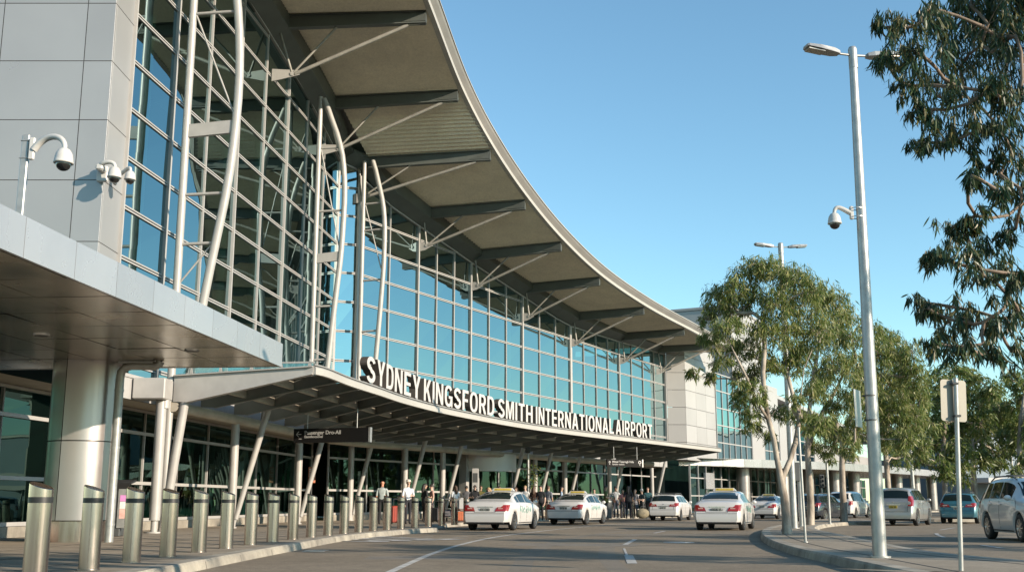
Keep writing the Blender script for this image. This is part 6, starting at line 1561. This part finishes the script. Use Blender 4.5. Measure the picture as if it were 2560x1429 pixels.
# trees along the far side of the right hand road: they throw the long shadows on the asphalt
def shade_tree(x, y, h, r, seed, lab):
    b = V(x, y, 0); rr = random.Random(seed); pf = []
    for k in range(int(9*r)): 
        a = rr.uniform(0, 2*PI); q = rr.random()**.5*r; pf.append((b+V(q*math.cos(a), q*math.sin(a), rr.uniform(h*.42, h)), rr.uniform(.55, .95)))
    tree('gum_tree', lab, b, [b, b+UP*1.2, b+V(.1, 0, h*.3), b+V(.15, .1, h*.45), b+V(.1, .1, h*.6)], pf, .16, (.34, .07), LEAF_F, BARK, seed, 'gum trees beside the photo', False, 16, 12, .012, .6, 2)
for k, (x, y, h, r) in enumerate(((19.5, 11.3, 10.5, 2.4), (24.5, 16.3, 9, 1.7), (28, 20.5, 9.5, 2.0), (35, 22, 8.5, 2.1), (42, 27, 8.5, 2.1), (47, 35, 9, 2.2))):
    shade_tree(x, y, h, r, 50+k, 'gum tree beyond the edge of the photo whose shadow falls across the asphalt')
# more gums along the far verge, outside the picture, mirrored in the shopfronts
for k, (x, y, h, r) in enumerate(((41, 77, 9, 2.6), (46.5, 86, 10, 2.8), (52, 96, 10, 3.0), (58, 107, 10.5, 3.0), (64, 118, 10, 3.0), (71, 131, 10, 3.0), (50, 78, 10, 3.0), (60, 96, 11, 3.2))):
    b = V(x, y, 0); rr = random.Random(80+k); pf = []
    for q in range(int(7*r)):
        a = rr.uniform(0, 2*PI); d = rr.random()**.5*r; pf.append((b+V(d*math.cos(a), d*math.sin(a), rr.uniform(1.6, h)), rr.uniform(.8, 1.2)))
    tree('gum_tree', 'gum tree of the far verge, beyond the photo, mirrored in the shopfronts', b, [b, b+UP*1.0, b+UP*h*.25, b+V(.1, .1, h*.5)], pf, .2, (.5, .11), LEAF_F, BARK, 80+k, 'gum trees of the far verge', False, 13, 11, .014, .6, 1)
# ------------------------------------------------------------------ light, sky, camera
SUN_EL, SUN_AZ = math.radians(19), math.atan2(.845, -.535)
w = bpy.data.worlds.new('World'); SC.world = w; w.use_nodes = True; n, l = w.node_tree.nodes, w.node_tree.links
sk = n.new('ShaderNodeTexSky'); sk.sky_type = 'NISHITA'; sk.sun_disc = False; sk.sun_elevation = SUN_EL; sk.sun_rotation = SUN_AZ
sk.altitude = 0; sk.air_density = 1.0; sk.dust_density = .05; sk.ozone_density = 1.6
mu = n.new('ShaderNodeMix'); mu.data_type = 'RGBA'; mu.blend_type = 'MULTIPLY'; mu.inputs[0].default_value = 1; mu.inputs[7].default_value = (1.0, 1.28, 1.26, 1)
l.new(sk.outputs[0], mu.inputs[6]); l.new(mu.outputs[2], n['Background'].inputs[0]); n['Background'].inputs[1].default_value = .113
sd = V(math.sin(SUN_AZ)*math.cos(SUN_EL), math.cos(SUN_AZ)*math.cos(SUN_EL), math.sin(SUN_EL))
ld = bpy.data.lights.new('sun', 'SUN'); ld.energy = 5.0; ld.angle = math.radians(.5); ld.color = (1, .85, .68)
lo = bpy.data.objects.new('sun', ld); COL.objects.link(lo); lo.rotation_euler = sd.to_track_quat('Z', 'Y').to_euler(); lo.location = (60, -40, 40)
cd = bpy.data.cameras.new('camera'); cd.sensor_width = 36; cd.lens = F_PX/2560*36; cd.clip_end = 6000; cd.clip_start = .1
co = bpy.data.objects.new('camera', cd); COL.objects.link(co); co.location = (0, 0, CAM_H); co.rotation_euler = (PI/2+PITCH, 0, 0); SC.camera = co
SC.view_settings.view_transform = 'Standard'; SC.view_settings.look = 'None'; SC.view_settings.exposure = .68; SC.view_settings.gamma = 1.0; SC.view_settings.use_curve_mapping = False
SC.cycles.max_bounces = 8; SC.cycles.transparent_max_bounces = 16; SC.cycles.caustics_reflective = False; SC.cycles.caustics_refractive = False
SC.cycles.use_denoising = True
